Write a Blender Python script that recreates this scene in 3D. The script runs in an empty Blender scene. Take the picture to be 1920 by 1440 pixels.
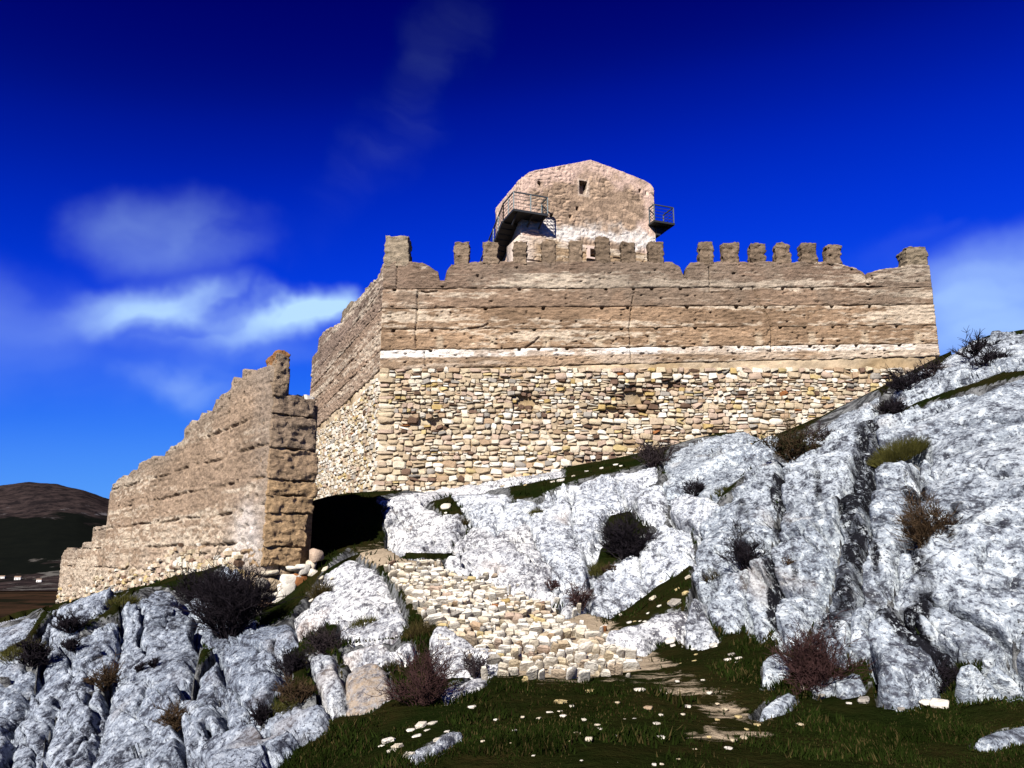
import bpy, math, random
import numpy as np
from mathutils import Matrix, Vector
random.seed(7); rng = np.random.default_rng(7)
SC = bpy.context.scene
COL = SC.collection

# ------------------------------------------------------------------ camera
TH = math.radians(12.1); CT, ST = math.cos(TH), math.sin(TH); FPX = 1493.0
cam = bpy.data.cameras.new('camera'); cam.sensor_width = 36.0; cam.lens = 36.0 * FPX / 1920.0
cam.clip_start = 0.1; cam.clip_end = 20000
co = bpy.data.objects.new('camera', cam); COL.objects.link(co)
co.location = (0, 0, 0); co.rotation_euler = (math.pi / 2 + TH, 0, 0)
SC.camera = co
SC.cycles.max_bounces = 4; SC.cycles.diffuse_bounces = 2; SC.cycles.glossy_bounces = 1; SC.cycles.transmission_bounces = 1

# ------------------------------------------------------------------ world, sun, exposure
SUN_EL, SUN_AZ = math.radians(33), math.radians(203)      # azimuth clockwise from +Y
SC.view_settings.view_transform = 'Standard'; SC.view_settings.look = 'None'
SC.view_settings.gamma = 1.0; SC.view_settings.exposure = 1.60
SC.view_settings.use_curve_mapping = False
W = bpy.data.worlds.new('World'); SC.world = W; W.use_nodes = True; W.cycles.sampling_method = 'NONE'
nt = W.node_tree; nt.nodes.clear()
def N(tree, typ, **kw):
    n = tree.nodes.new(typ)
    for k, v in kw.items(): setattr(n, k, v)
    return n
def L(tree, a, b): tree.links.new(a, b)
def dir_px(u, v):
    tu, tv = (u - 960) / FPX, (720 - v) / FPX
    d = Vector((tu, CT - tv * ST, ST + tv * CT)).normalized()
    return math.atan2(d.x, d.y), math.asin(d.z)
sky = N(nt, 'ShaderNodeTexSky', sky_type='NISHITA', sun_disc=False, sun_elevation=SUN_EL, sun_rotation=SUN_AZ,
        altitude=1100.0, air_density=1.0, dust_density=0.25, ozone_density=2.5)
dn = N(nt, 'ShaderNodeVectorMath', operation='SCALE'); dn.inputs['Scale'].default_value = 0.1
L(nt, sky.outputs[0], dn.inputs[0])
crv = N(nt, 'ShaderNodeRGBCurve')            # one response curve for the whole sky: a strongly polarised, saturated blue
for ci, pts in enumerate(([(0, 0), (.117, 0), (.158, .002), (.22, .012), (.368, .055), (.70, .11), (1, .16)],
                          [(0, 0), (.137, .002), (.1635, .008), (.205, .022), (.276, .05), (.37, .115), (.575, .25), (.874, .36), (1, .40)],
                          [(0, 0), (.17, .055), (.26, .145), (.31, .29), (.38, .50), (.49, .71), (.60, .81), (.81, .87), (1, .90)])):
    c_ = crv.mapping.curves[ci]
    while len(c_.points) < len(pts): c_.points.new(0.5, 0.5)
    for p_, q_ in zip(c_.points, pts): p_.location = q_
crv.mapping.update(); L(nt, dn.outputs[0], crv.inputs['Color'])
mul = N(nt, 'ShaderNodeVectorMath', operation='SCALE'); mul.inputs['Scale'].default_value = 7.2
L(nt, crv.outputs[0], mul.inputs[0])
tc = N(nt, 'ShaderNodeTexCoord'); sep = N(nt, 'ShaderNodeSeparateXYZ'); L(nt, tc.outputs['Generated'], sep.inputs[0])
az = N(nt, 'ShaderNodeMath', operation='ARCTAN2'); L(nt, sep.outputs[0], az.inputs[0]); L(nt, sep.outputs[1], az.inputs[1])
el = N(nt, 'ShaderNodeMath', operation='ARCSINE'); L(nt, sep.outputs[2], el.inputs[0])
ae0 = N(nt, 'ShaderNodeCombineXYZ'); L(nt, az.outputs[0], ae0.inputs[0]); L(nt, el.outputs[0], ae0.inputs[1])
wn = N(nt, 'ShaderNodeTexNoise'); wn.inputs['Scale'].default_value = 9.0; wn.inputs['Detail'].default_value = 4; L(nt, ae0.outputs[0], wn.inputs[0])
wsub = N(nt, 'ShaderNodeVectorMath', operation='SUBTRACT'); L(nt, wn.outputs['Color'], wsub.inputs[0]); wsub.inputs[1].default_value = (.5, .5, .5)
wml = N(nt, 'ShaderNodeVectorMath', operation='MULTIPLY'); L(nt, wsub.outputs[0], wml.inputs[0]); wml.inputs[1].default_value = (.16, .07, 0)
ae = N(nt, 'ShaderNodeVectorMath', operation='ADD'); L(nt, ae0.outputs[0], ae.inputs[0]); L(nt, wml.outputs[0], ae.inputs[1])
def cloud(u, v, ru, rv, rot, dens, nscale, nrot, nstretch, lo=0.35, hi=0.75):
    a, e = dir_px(u, v)
    mp = N(nt, 'ShaderNodeMapping', vector_type='TEXTURE')
    mp.inputs['Location'].default_value = (a, e, 0); mp.inputs['Rotation'].default_value = (0, 0, rot)
    mp.inputs['Scale'].default_value = (ru / FPX, rv / FPX, 1)
    L(nt, ae.outputs[0], mp.inputs[0])
    ln = N(nt, 'ShaderNodeVectorMath', operation='LENGTH'); L(nt, mp.outputs[0], ln.inputs[0])
    mr = N(nt, 'ShaderNodeMapRange', interpolation_type='SMOOTHERSTEP')
    mr.inputs[1].default_value = 1.25; mr.inputs[2].default_value = 0.0
    L(nt, ln.outputs['Value'], mr.inputs[0])
    m2 = N(nt, 'ShaderNodeMapping', vector_type='TEXTURE')
    m2.inputs['Location'].default_value = (u * 0.37, v * 0.11, 0)
    m2.inputs['Rotation'].default_value = (0, 0, nrot); m2.inputs['Scale'].default_value = (nstretch, 1, 1)
    L(nt, ae.outputs[0], m2.inputs[0])
    nz = N(nt, 'ShaderNodeTexNoise'); nz.inputs['Scale'].default_value = nscale
    nz.inputs['Detail'].default_value = 3.5; nz.inputs['Roughness'].default_value = 0.5; nz.inputs['Distortion'].default_value = 0.3
    L(nt, m2.outputs[0], nz.inputs[0])
    r2 = N(nt, 'ShaderNodeMapRange'); r2.inputs[1].default_value = lo; r2.inputs[2].default_value = hi
    L(nt, nz.outputs[0], r2.inputs[0])
    m = N(nt, 'ShaderNodeMath', operation='MULTIPLY'); L(nt, mr.outputs[0], m.inputs[0]); L(nt, r2.outputs[0], m.inputs[1])
    k = N(nt, 'ShaderNodeMath', operation='MULTIPLY'); L(nt, m.outputs[0], k.inputs[0]); k.inputs[1].default_value = dens
    return k
blobs = [cloud(330, 440, 190, 90, 0.08, 0.42, 7, 0.2, 1.5, 0.2, 0.75),
         cloud(390, 585, 280, 58, 0.14, 1.5, 11, 0.28, 3.2, 0.34, 0.70),
         cloud(590, 560, 95, 42, 0.28, 1.2, 10, 0.25, 1.8, 0.25, 0.7),
         cloud(420, 640, 220, 40, 0.05, 0.45, 10, 0.1, 3.0, 0.3, 0.75),
         cloud(350, 712, 130, 52, 0.0, 0.62, 9, 0.1, 2.0, 0.25, 0.75),
         cloud(200, 650, 420, 120, 0.15, 0.22, 7, 0.25, 3.5, 0.38, 0.8),
         cloud(1890, 540, 300, 95, 0.12, 0.95, 9, 0.2, 3.2, 0.28, 0.75),
         cloud(1850, 610, 280, 70, 0.0, 0.35, 8, 0.2, 2.8, 0.2, 0.8),
         cloud(2300, 620, 420, 190, 0.0, 0.6, 6, 0.1, 2.5, 0.2, 0.8),
         cloud(-420, 560, 420, 120, 0.1, 0.6, 6, 0.1, 2.5, 0.25, 0.8),
         cloud(1880, 390, 260, 50, 0.25, 0.22, 8, 0.3, 3.0, 0.35, 0.8),
         cloud(760, 190, 330, 85, 0.95, 0.030, 34, -0.25, 5.0, 0.15, 0.80)]
acc = blobs[0]
for b in blobs[1:]:
    s_ = N(nt, 'ShaderNodeMath', operation='ADD', use_clamp=True); L(nt, acc.outputs[0], s_.inputs[0]); L(nt, b.outputs[0], s_.inputs[1]); acc = s_
cm = N(nt, 'ShaderNodeMixRGB', blend_type='MIX'); L(nt, acc.outputs[0], cm.inputs[0]); L(nt, mul.outputs[0], cm.inputs[1])
cm.inputs[2].default_value = (3.2, 4.9, 7.1, 1)
bg = N(nt, 'ShaderNodeBackground'); bg.inputs[1].default_value = 0.051
L(nt, cm.outputs[0], bg.inputs[0])
wo = N(nt, 'ShaderNodeOutputWorld'); L(nt, bg.outputs[0], wo.inputs[0])
sl = bpy.data.lights.new('sun', 'SUN'); sl.energy = 5.0; sl.angle = math.radians(0.5); sl.color = (1.0, 0.955, 0.88)
so = bpy.data.objects.new('sun', sl); COL.objects.link(so)
sdir = Vector((math.sin(SUN_AZ) * math.cos(SUN_EL), math.cos(SUN_AZ) * math.cos(SUN_EL), math.sin(SUN_EL)))
so.location = sdir * 60; so.rotation_euler = sdir.to_track_quat('Z', 'Y').to_euler()

# ------------------------------------------------------------------ projection helpers (photo pixel + distance -> metres)
def P(u, v, Y):
    tu, tv = (u - 960) / FPX, (720 - v) / FPX
    k = Y / (CT - tv * ST)
    return np.array([tu * k, Y, (ST + tv * CT) * k])
def on_plane(u, v, A, d):
    """ray through pixel with the vertical plane through A along d: returns (t, z)"""
    tu, tv = (u - 960) / FPX, (720 - v) / FPX
    rx, ry, rz = tu, CT - tv * ST, ST + tv * CT
    det = rx * (-d[1]) - ry * (-d[0])
    k = (A[0] * (-d[1]) - A[1] * (-d[0])) / det
    t = (rx * A[1] - ry * A[0]) / det
    return t, rz * k
# ------------------------------------------------------------------ noise
def _h(ix, iy, iz, s):
    h = (ix * 374761393 + iy * 668265263 + iz * 2147483647 + s * 974634777) & 0xFFFFFFFF
    h = ((h ^ (h >> 13)) * 1274126177) & 0xFFFFFFFF
    h = ((h ^ (h >> 16)) * 2246822519) & 0xFFFFFFFF
    return ((h ^ (h >> 15)) & 0xFFFFFF) / 16777215.0
def vnoise(x, y, z, s=0):
    x, y, z = np.broadcast_arrays(np.asarray(x, float), np.asarray(y, float), np.asarray(z, float))
    ix, iy, iz = np.floor(x).astype(np.int64), np.floor(y).astype(np.int64), np.floor(z).astype(np.int64)
    fx, fy, fz = x - ix, y - iy, z - iz
    fx, fy, fz = [f * f * f * (f * (f * 6 - 15) + 10) for f in (fx, fy, fz)]
    r = 0
    for a in (0, 1):
        for b in (0, 1):
            for c in (0, 1):
                w = (fx if a else 1 - fx) * (fy if b else 1 - fy) * (fz if c else 1 - fz)
                r = r + w * _h(ix + a, iy + b, iz + c, s)
    return r
def fbm(x, y, z, o=4, s=0, rough=0.5):
    r, a, t = 0, 1.0, 0
    for i in range(o):
        r = r + a * vnoise(x, y, z, s + i * 17); t += a; a *= rough
        x, y, z = x * 2.03 + 3.1, y * 2.03 + 1.7, z * 2.03 + 5.3
    return r / t
def ridged(x, y, z, o=3, s=0):
    r, a, t = 0, 1.0, 0
    for i in range(o):
        r = r + a * (1 - np.abs(2 * vnoise(x, y, z, s + i * 13) - 1)); t += a; a *= 0.5
        x, y, z = x * 2.1 + 1.3, y * 2.1 + 4.1, z * 2.1 + 2.2
    return r / t
def worley(x, y, s=0):
    ix, iy = np.floor(x).astype(np.int64), np.floor(y).astype(np.int64)
    f1 = np.full(x.shape, 9.0); f2 = f1.copy(); idv = np.zeros(x.shape)
    for a in (-1, 0, 1):
        for b in (-1, 0, 1):
            cx, cy = ix + a, iy + b
            px = cx + 0.1 + 0.8 * _h(cx, cy, 0 * cx, s); py = cy + 0.1 + 0.8 * _h(cx, cy, 0 * cx + 1, s)
            d = np.hypot(x - px, y - py); k = _h(cx, cy, 0 * cx + 2, s)
            n1 = d < f1
            f2 = np.where(n1, f1, np.minimum(f2, d)); idv = np.where(n1, k, idv); f1 = np.where(n1, d, f1)
    return f1, f2, idv
def worley_tilt(x, y, s=0):
    """cells with a random plane in each: broken, faceted rock"""
    ix, iy = np.floor(x).astype(np.int64), np.floor(y).astype(np.int64)
    f1 = np.full(x.shape, 9.0); f2 = f1.copy(); idv = np.zeros(x.shape); tl = np.zeros(x.shape)
    for a in (-1, 0, 1):
        for b in (-1, 0, 1):
            cx, cy = ix + a, iy + b; o = 0 * cx
            dx = x - (cx + 0.1 + 0.8 * _h(cx, cy, o, s)); dy = y - (cy + 0.1 + 0.8 * _h(cx, cy, o + 1, s)); d = np.hypot(dx, dy)
            n1 = d < f1; f2 = np.where(n1, f1, np.minimum(f2, d)); f1 = np.where(n1, d, f1)
            idv = np.where(n1, _h(cx, cy, o + 2, s), idv)
            tl = np.where(n1, dx * (2 * _h(cx, cy, o + 3, s) - 1) + dy * (2 * _h(cx, cy, o + 4, s) - 1), tl)
    return f1, f2, idv, tl
def sstep(a, b, x):
    t = np.clip((x - a) / (b - a), 0, 1); return t * t * (3 - 2 * t)
# ------------------------------------------------------------------ object helpers
def tag(o, label=None, cat=None, group=None, kind=None):
    for k, v in (('label', label), ('category', cat), ('group', group), ('kind', kind)):
        if v: o[k] = v
    return o
def thing(name, loc, label, cat, group=None):
    o = bpy.data.objects.new(name, None); COL.objects.link(o); o.location = Vector(loc); o.empty_display_size = 0.3
    return tag(o, label, cat, group)
def adopt(o, parent):
    if parent is not None:
        o.parent = parent
        if parent.type == 'EMPTY': o.matrix_parent_inverse = Matrix.Translation(-parent.location)
        elif parent.parent is None: o.matrix_parent_inverse = Matrix.Translation(-parent.location)
    return o
def make_mesh(name, V, Q, mat, col=None, smooth=True, extra=None, attrs=None):
    V = np.asarray(V, np.float32); Q = np.asarray(Q, np.int32)
    nv = Q.shape[1]; extra = extra or []
    lo = [Q.ravel()] + [np.asarray(e, np.int32) for e in extra]
    loops = np.concatenate(lo)
    tot = np.concatenate([np.full(len(Q), nv, np.int32), np.array([len(e) for e in extra], np.int32)])
    st = np.concatenate([[0], np.cumsum(tot)[:-1]]).astype(np.int32)
    me = bpy.data.meshes.new(name)
    me.vertices.add(len(V)); me.vertices.foreach_set('co', V.ravel())
    me.loops.add(len(loops)); me.loops.foreach_set('vertex_index', loops)
    me.polygons.add(len(tot)); me.polygons.foreach_set('loop_start', st); me.polygons.foreach_set('loop_total', tot)
    me.polygons.foreach_set('use_smooth', np.full(len(tot), smooth, bool))
    me.update(calc_edges=True); me.validate()
    if col is not None:
        a = me.color_attributes.new('col', 'FLOAT_COLOR', 'POINT')
        c = np.ones((len(V), 4), np.float32); c[:, :3] = col
        a.data.foreach_set('color', c.ravel())
    for k, arr in (attrs or {}).items():
        a = me.attributes.new(k, 'FLOAT', 'POINT'); a.data.foreach_set('value', np.asarray(arr, np.float32))
    if mat: me.materials.append(mat)
    return me
def mobj(name, V, Q, mat, parent=None, centre=False, **kw):
    V = np.asarray(V, float); off = None
    if centre and parent is None:
        off = np.array([V[:, 0].mean(), V[:, 1].mean(), V[:, 2].min()]); V = V - off
    o = bpy.data.objects.new(name, make_mesh(name, V, Q, mat, **kw)); COL.objects.link(o)
    if off is not None: o.location = Vector(off)
    return adopt(o, parent)
def grid_quads(nr, nc, base=0):
    i = (np.arange(nr - 1)[:, None] * nc + np.arange(nc - 1)[None, :] + base).ravel()
    return np.stack([i, i + 1, i + nc + 1, i + nc], 1)
class MB:                                   # small mesh collector: boxes and bars
    def __init__(s): s.V = []; s.F = []
    def box(s, c, ax, ay, az_, h):
        c, ax, ay, az_ = [np.asarray(q, float) for q in (c, ax, ay, az_)]
        b = len(s.V)
        for k in ((-1, -1, -1), (1, -1, -1), (1, 1, -1), (-1, 1, -1), (-1, -1, 1), (1, -1, 1), (1, 1, 1), (-1, 1, 1)):
            s.V.append(c + ax * k[0] * h[0] + ay * k[1] * h[1] + az_ * k[2] * h[2])
        for f in ((3, 2, 1, 0), (4, 5, 6, 7), (0, 1, 5, 4), (1, 2, 6, 5), (2, 3, 7, 6), (3, 0, 4, 7)): s.F.append([b + i for i in f])
        return s
    def bar(s, p, q, r):
        p, q = np.asarray(p, float), np.asarray(q, float); d = q - p; l = np.linalg.norm(d); d = d / l
        a = np.cross(d, (0, 0, 1) if abs(d[2]) < 0.9 else (1, 0, 0)); a /= np.linalg.norm(a); b = np.cross(d, a)
        return s.box((p + q) / 2, a, b, d, (r, r, l / 2))
    def build(s, name, mat, parent=None, smooth=False, centre=False):
        return mobj(name, np.array(s.V), np.array(s.F), mat, parent, smooth=smooth, centre=centre)
# ------------------------------------------------------------------ materials
def new_mat(name, rough=0.9):
    m = bpy.data.materials.new(name); m.use_nodes = True; t = m.node_tree
    b = t.nodes['Principled BSDF']; b.inputs['Roughness'].default_value = rough
    b.inputs['Specular IOR Level'].default_value = 0.0
    return m, t, b
def geo_pos(t):
    return N(t, 'ShaderNodeNewGeometry').outputs['Position']
def noise(t, vec, scale, detail=4, rough=0.55, dist=0.0, squash=None):
    if squash:
        mp = N(t, 'ShaderNodeMapping'); mp.inputs['Scale'].default_value = squash; L(t, vec, mp.inputs[0]); vec = mp.outputs[0]
    n = N(t, 'ShaderNodeTexNoise'); L(t, vec, n.inputs['Vector'])
    n.inputs['Scale'].default_value = scale; n.inputs['Detail'].default_value = detail
    n.inputs['Roughness'].default_value = rough; n.inputs['Distortion'].default_value = dist
    return n.outputs[0]
def mapr(t, src, a, b, c=0.0, d=1.0):
    n = N(t, 'ShaderNodeMapRange'); L(t, src, n.inputs[0])
    for i, q in enumerate((a, b, c, d)): n.inputs[i + 1].default_value = q
    return n.outputs[0]
def mix(t, fac, a, b, mode='MIX'):
    n = N(t, 'ShaderNodeMixRGB', blend_type=mode)
    for i, q in enumerate((fac, a, b)):
        if isinstance(q, (tuple, list)): n.inputs[i].default_value = (*q, 1) if len(q) == 3 else q
        elif isinstance(q, (int, float)): n.inputs[i].default_value = q
        else: L(t, q, n.inputs[i])
    return n.outputs[0]
def mth(t, op, a, b=None):
    n = N(t, 'ShaderNodeMath', operation=op)
    for i, q in enumerate((a, b)):
        if q is None: continue
        if isinstance(q, (int, float)): n.inputs[i].default_value = q
        else: L(t, q, n.inputs[i])
    return n.outputs[0]
def bump(t, b, h, dist, strength=1.0):
    n = N(t, 'ShaderNodeBump'); n.inputs['Distance'].default_value = dist; n.inputs['Strength'].default_value = strength
    L(t, h, n.inputs['Height']); L(t, n.outputs[0], b.inputs['Normal'])
def attr(t, name, out='Color'):
    n = N(t, 'ShaderNodeAttribute'); n.attribute_name = name; return n.outputs[out]

def mat_attr_rough(name, scale, contrast, bdist, squash=None, rough=0.93):
    m, t, b = new_mat(name, rough); p = geo_pos(t)
    n1 = noise(t, p, scale, 6, 0.65, squash=squash); n2 = noise(t, p, scale * 4.7, 4, 0.6)
    k = mapr(t, n1, 0.25, 0.75, 1 - contrast, 1 + contrast); k2 = mapr(t, n2, 0.3, 0.7, 1 - contrast * 0.8, 1 + contrast * 0.8)
    kk = mth(t, 'MULTIPLY', k, k2)
    c = mix(t, 1.0, attr(t, 'col'), mth(t, 'MULTIPLY', kk, 0.41), 'MULTIPLY')
    L(t, c, b.inputs['Base Color'])
    bump(t, b, mth(t, 'ADD', n1, mth(t, 'MULTIPLY', n2, 0.4)), bdist)
    return m
M_EARTH = mat_attr_rough('rammed_earth', 7.0, 0.42, 0.075, (0.75, 0.75, 1.4))
M_STONE = mat_attr_rough('rubble_stone', 7.0, 0.22, 0.04)
M_PLASTER = mat_attr_rough('tower_masonry', 4.0, 0.25, 0.06)

def rock_material():
    m, t, b = new_mat('limestone', 0.9); p = geo_pos(t)
    sq = N(t, 'ShaderNodeMapping'); sq.inputs['Scale'].default_value = (1.0, 0.42, 1.0); L(t, p, sq.inputs[0]); p = sq.outputs[0]     # lichen spreads down the dip
    big = noise(t, p, 0.55, 3, 0.55, 0.3); blot = noise(t, p, 1.4, 4, 0.7, 0.3)
    mid = noise(t, p, 7.5, 6, 0.72, 0.1); fine = noise(t, p, 27.0, 3, 0.65)
    lich = mth(t, 'ADD', mid, mapr(t, blot, 0.3, 0.7, 0.10, -0.10))
    c = mix(t, mapr(t, big, 0.38, 0.62), (0.42, 0.455, 0.51), (0.66, 0.69, 0.735))
    c = mix(t, mapr(t, lich, 0.54, 0.60, 0, 0.9), c, (1.0, 1.02, 1.03))            # pale lichen crust
    c = mix(t, mapr(t, lich, 0.485, 0.43, 0, 0.9), c, (0.20, 0.21, 0.245))          # grey lichen
    c = mix(t, mapr(t, lich, 0.415, 0.37, 0, 0.9), c, (0.07, 0.07, 0.085))
    c = mix(t, mapr(t, fine, 0.56, 0.61, 0, 0.85), c, (0.10, 0.10, 0.125))           # specks
    c = mix(t, mapr(t, fine, 0.42, 0.37, 0, 0.6), c, (0.95, 0.97, 0.98))
    warm = mapr(t, noise(t, p, 0.9, 2, 0.5), 0.62, 0.75, 0, 0.4)
    c = mix(t, warm, c, (0.52, 0.40, 0.31))
    # black water-stain streaks, running down the face
    st = noise(t, p, 1.5, 5, 0.7, 0.3, (1.6, 1.6, 0.4))
    dk = mapr(t, mth(t, 'ADD', mth(t, 'ADD', attr(t, 'stain', 'Fac'), st), mth(t, 'MULTIPLY', mid, 0.55)), 1.20, 1.33)
    c = mix(t, mth(t, 'MULTIPLY', dk, mapr(t, mth(t, 'ADD', mth(t, 'MULTIPLY', fine, 0.5), mth(t, 'MULTIPLY', mid, 0.5)), 0.57, 0.53, 0.25, 1.0)), c, (0.018, 0.017, 0.021))
    c = mix(t, mth(t, 'MULTIPLY', attr(t, 'ochre', 'Fac'), mapr(t, mid, 0.35, 0.55)), c, (0.45, 0.33, 0.22))
    c = mix(t, 1.0, c, attr(t, 'col'), 'MULTIPLY'); c = mix(t, 1.0, c, (0.39, 0.39, 0.388), 'MULTIPLY')
    L(t, c, b.inputs['Base Color'])
    bump(t, b, mth(t, 'ADD', mth(t, 'MULTIPLY', mid, 0.8), mth(t, 'MULTIPLY', fine, 0.3)), 0.07)
    return m
M_ROCK = rock_material()

def ground_material():
    m, t, b = new_mat('turf_and_soil', 0.95); p = geo_pos(t)
    n1 = noise(t, p, 0.8, 5, 0.6); n2 = noise(t, p, 9, 5, 0.7); n3 = noise(t, p, 2.2, 6, 0.7, 0.6, (1, 1.6, 1))
    c = mix(t, mapr(t, n1, 0.4, 0.62), (0.0036, 0.0062, 0.0012), (0.012, 0.0092, 0.003))
    c = mix(t, mapr(t, n2, 0.35, 0.75), c, (0.006, 0.0078, 0.002))
    pth = mapr(t, mth(t, 'ADD', attr(t, 'path', 'Fac'), mth(t, 'MULTIPLY', n3, 0.9)), 0.98, 1.10)
    c = mix(t, pth, c, mix(t, n2, (0.14, 0.105, 0.068), (0.30, 0.24, 0.17)))
    rk = mapr(t, mth(t, 'ADD', attr(t, 'bedrock', 'Fac'), mth(t, 'MULTIPLY', n3, 0.8)), 0.92, 1.02)
    rc = mix(t, mapr(t, n3, 0.42, 0.58), (0.02, 0.02, 0.022), (0.11, 0.112, 0.112))
    rc = mix(t, mapr(t, n2, 0.5, 0.65), rc, (0.014, 0.014, 0.014))
    c = mix(t, rk, c, rc)
    L(t, c, b.inputs['Base Color']); bump(t, b, mth(t, 'ADD', n2, n3), 0.06)
    return m
M_GROUND = ground_material()
def simple_mat(name, colr, rough=0.9, var=0.3, scale=6.0, metal=0.0):
    colr = tuple(0.42 * q for q in colr)
    m, t, b = new_mat(name, rough); p = geo_pos(t)
    n = noise(t, p, scale, 4, 0.6)
    c = mix(t, mapr(t, n, 0.3, 0.7), tuple(x * (1 - var) for x in colr), tuple(x * (1 + var) for x in colr))
    L(t, c, b.inputs['Base Color']); b.inputs['Metallic'].default_value = metal
    if metal: b.inputs['Specular IOR Level'].default_value = 0.4
    return m
M_METAL = simple_mat('weathered_steel', (0.10, 0.125, 0.13), 0.45, 0.15, 3.0, 0.6)
M_DECK = simple_mat('dark_steel_deck', (0.03, 0.033, 0.036), 0.6, 0.2, 3.0, 0.3)
M_VOID = simple_mat('painted_dark_opening', (0.012, 0.011, 0.010), 0.95, 0.2)  # near-black colour standing in for the unlit inside of window openings
M_TWIG = [simple_mat('grey_twigs', (0.050, 0.038, 0.040), 0.9, 0.4, 9), simple_mat('red_twigs', (0.065, 0.034, 0.032), 0.9, 0.4, 9),
          simple_mat('black_twigs', (0.022, 0.018, 0.022), 0.9, 0.4, 9), simple_mat('brown_twigs', (0.075, 0.048, 0.028), 0.9, 0.4, 9)]
M_BLADE = simple_mat('grass_blades', (0.0135, 0.021, 0.004), 0.8, 0.5, 1.2)
M_STRAW = simple_mat('dry_grass', (0.055, 0.042, 0.016), 0.8, 0.5, 2)
M_MOSS = simple_mat('olive_cushion_plant', (0.075, 0.07, 0.02), 0.85, 0.5, 5)
M_JUN = simple_mat('juniper_needles', (0.030, 0.030, 0.014), 0.85, 0.5, 5)

# ------------------------------------------------------------------ the hill: heights through measured points (photo pixel, metres ahead)
CTRL = [(960,1440,6.0),(1500,1440,6.0),(1920,1400,6.3),(1920,1325,7.2),(1640,1322,7.6),(1440,1245,9.0),(1180,1272,9.2),(1300,1195,11.5),
 (1280,1025,17),(1120,1165,14.0),(870,1300,8.6),(700,1440,6.5),(560,1440,7.3),(620,1345,8.4),(1200,1350,7.4),(1050,1300,8.4),(1400,1350,7.4),
 (400,1440,9.5),(200,1440,11.5),(0,1440,13),(0,1290,15.5),(0,1160,20),(120,1135,22),(110,1300,15),(240,1112,20),(300,1105,19.5),(240,1280,15),(300,1400,12.2),
 (360,1160,18.5),(380,1250,15),(400,1330,12.2),(430,1190,18.0),(480,1180,17),(550,1160,17.0),(560,1200,15.2),(520,1330,10.5),(600,1300,10.5),(480,1290,12.5),
 (600,1075,20.8),(480,1165,21.3),(540,1160,21.0),(640,1160,15.0),(660,1042,20),(720,1062,18),(760,1136,14.2),(700,1240,11.6),(690,1335,8.9),(830,1190,12.2),(780,1250,10.9),(900,1262,9.9),
 (640,1042,23.0),(690,1018,25.2),(725,1022,25.9),(690,952,27.0),(650,946,27.6),(600,944,28.2),(705,928,35),(800,1000,25.2),(780,930,28.6),(740,948,27.0),(830,1045,21.5),(870,1090,17),(940,1010,22),(980,1085,17),(1000,1135,14.3),
 (900,920,31.5),(880,908,34.5),(1000,892,32),(1150,860,34.5),(1240,842,34.5),(1440,826,34.0),(1330,838,29.5),(1100,905,27),(1170,1000,20.3),(1200,935,23),(1100,1000,20.3),(1050,1105,16.3),(1140,1155,14),(1190,1100,15.5),
 (1240,1080,16),(1250,872,26.5),(1300,930,21),(1380,835,28),(1250,990,18.3),
 (1400,1185,10.9),(1320,1040,14.6),(1330,955,17),(1420,872,19.5),(1480,832,21.5),(1450,1000,13.0),(1520,1200,9.5),(1600,1250,8.7),(1600,1000,11.5),(1590,1120,9.9),(1620,850,15.5),(1650,765,19),
 (1700,1150,8.9),(1700,1270,8.0),(1750,900,12.2),(1780,742,16.5),(1900,900,10.4),(1900,1150,8.0),(1860,1270,7.6),(1930,694,15),(1930,665,17),(1930,618,20),(1760,675,22),(1665,742,24.5),(1840,632,21),(1750,1020,10.3)]
cp = [P(*c) for c in CTRL]
_na, _fa = P(498, 900, 22.0), P(205, 980, 38.0)                    # foot of the long wall, outer side
for u_, v_ in ((440, 1062), (400, 1068), (360, 1078), (300, 1094), (240, 1104), (190, 1112), (115, 1134)):
    t_, z_ = on_plane(u_, v_, _na, (_fa - _na)[:2]); q_ = _na + (_fa - _na) * t_; cp.append(np.array([q_[0] - .1, q_[1] - .1, z_]))
cp += [np.array(c, float) for c in [(12,34,3.4),(20,30,3.8),(28,30,4.2),(15,25.5,4.3),(25,20,5.0),(18,14,4.2),(0,44,4),(15,45,4.4),(-8,46,3.0),(-14,52,1.5),(-10,30,0.9),
      (-14,40,0.5),(-22,42,-2.6),(-27,38,-4.2),(-32,30,-6.5),(-22,18,-5.5),(-16,10,-4.6),(-8,4,-2.6),(0,0,-1.5),(0,3,-1.5),(6,3,-1.5),(14,6,-0.9),(-30,60,-5),(20,60,4),(-3,-4,-1.6)]]
cp = np.array(cp)
def tps(r2): return 0.5 * r2 * np.log(r2 + 1e-9)
_n = len(cp); _d2 = ((cp[:, None, :2] - cp[None, :, :2]) ** 2).sum(2)
_A = np.zeros((_n + 3, _n + 3)); _A[:_n, :_n] = tps(_d2) + np.eye(_n) * 0.35
_A[:_n, _n] = 1; _A[:_n, _n + 1:] = cp[:, :2]; _A[_n, :_n] = 1; _A[_n + 1:, :_n] = cp[:, :2].T
_w = np.linalg.solve(_A, np.concatenate([cp[:, 2], [0, 0, 0]]))
GX, GY, GS = np.arange(-46, 46.01, 0.14), np.arange(-4, 66.01, 0.14), 0.14
_gx, _gy = np.meshgrid(GX, GY)
ZG = np.zeros(_gx.shape)
for i0 in range(0, len(GY), 50):
    sl_ = slice(i0, i0 + 50); X_, Y_ = _gx[sl_], _gy[sl_]
    z_ = _w[_n] + _w[_n + 1] * X_ + _w[_n + 2] * Y_
    for i in range(_n): z_ = z_ + _w[i] * tps((X_ - cp[i, 0]) ** 2 + (Y_ - cp[i, 1]) ** 2)
    ZG[sl_] = z_
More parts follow.
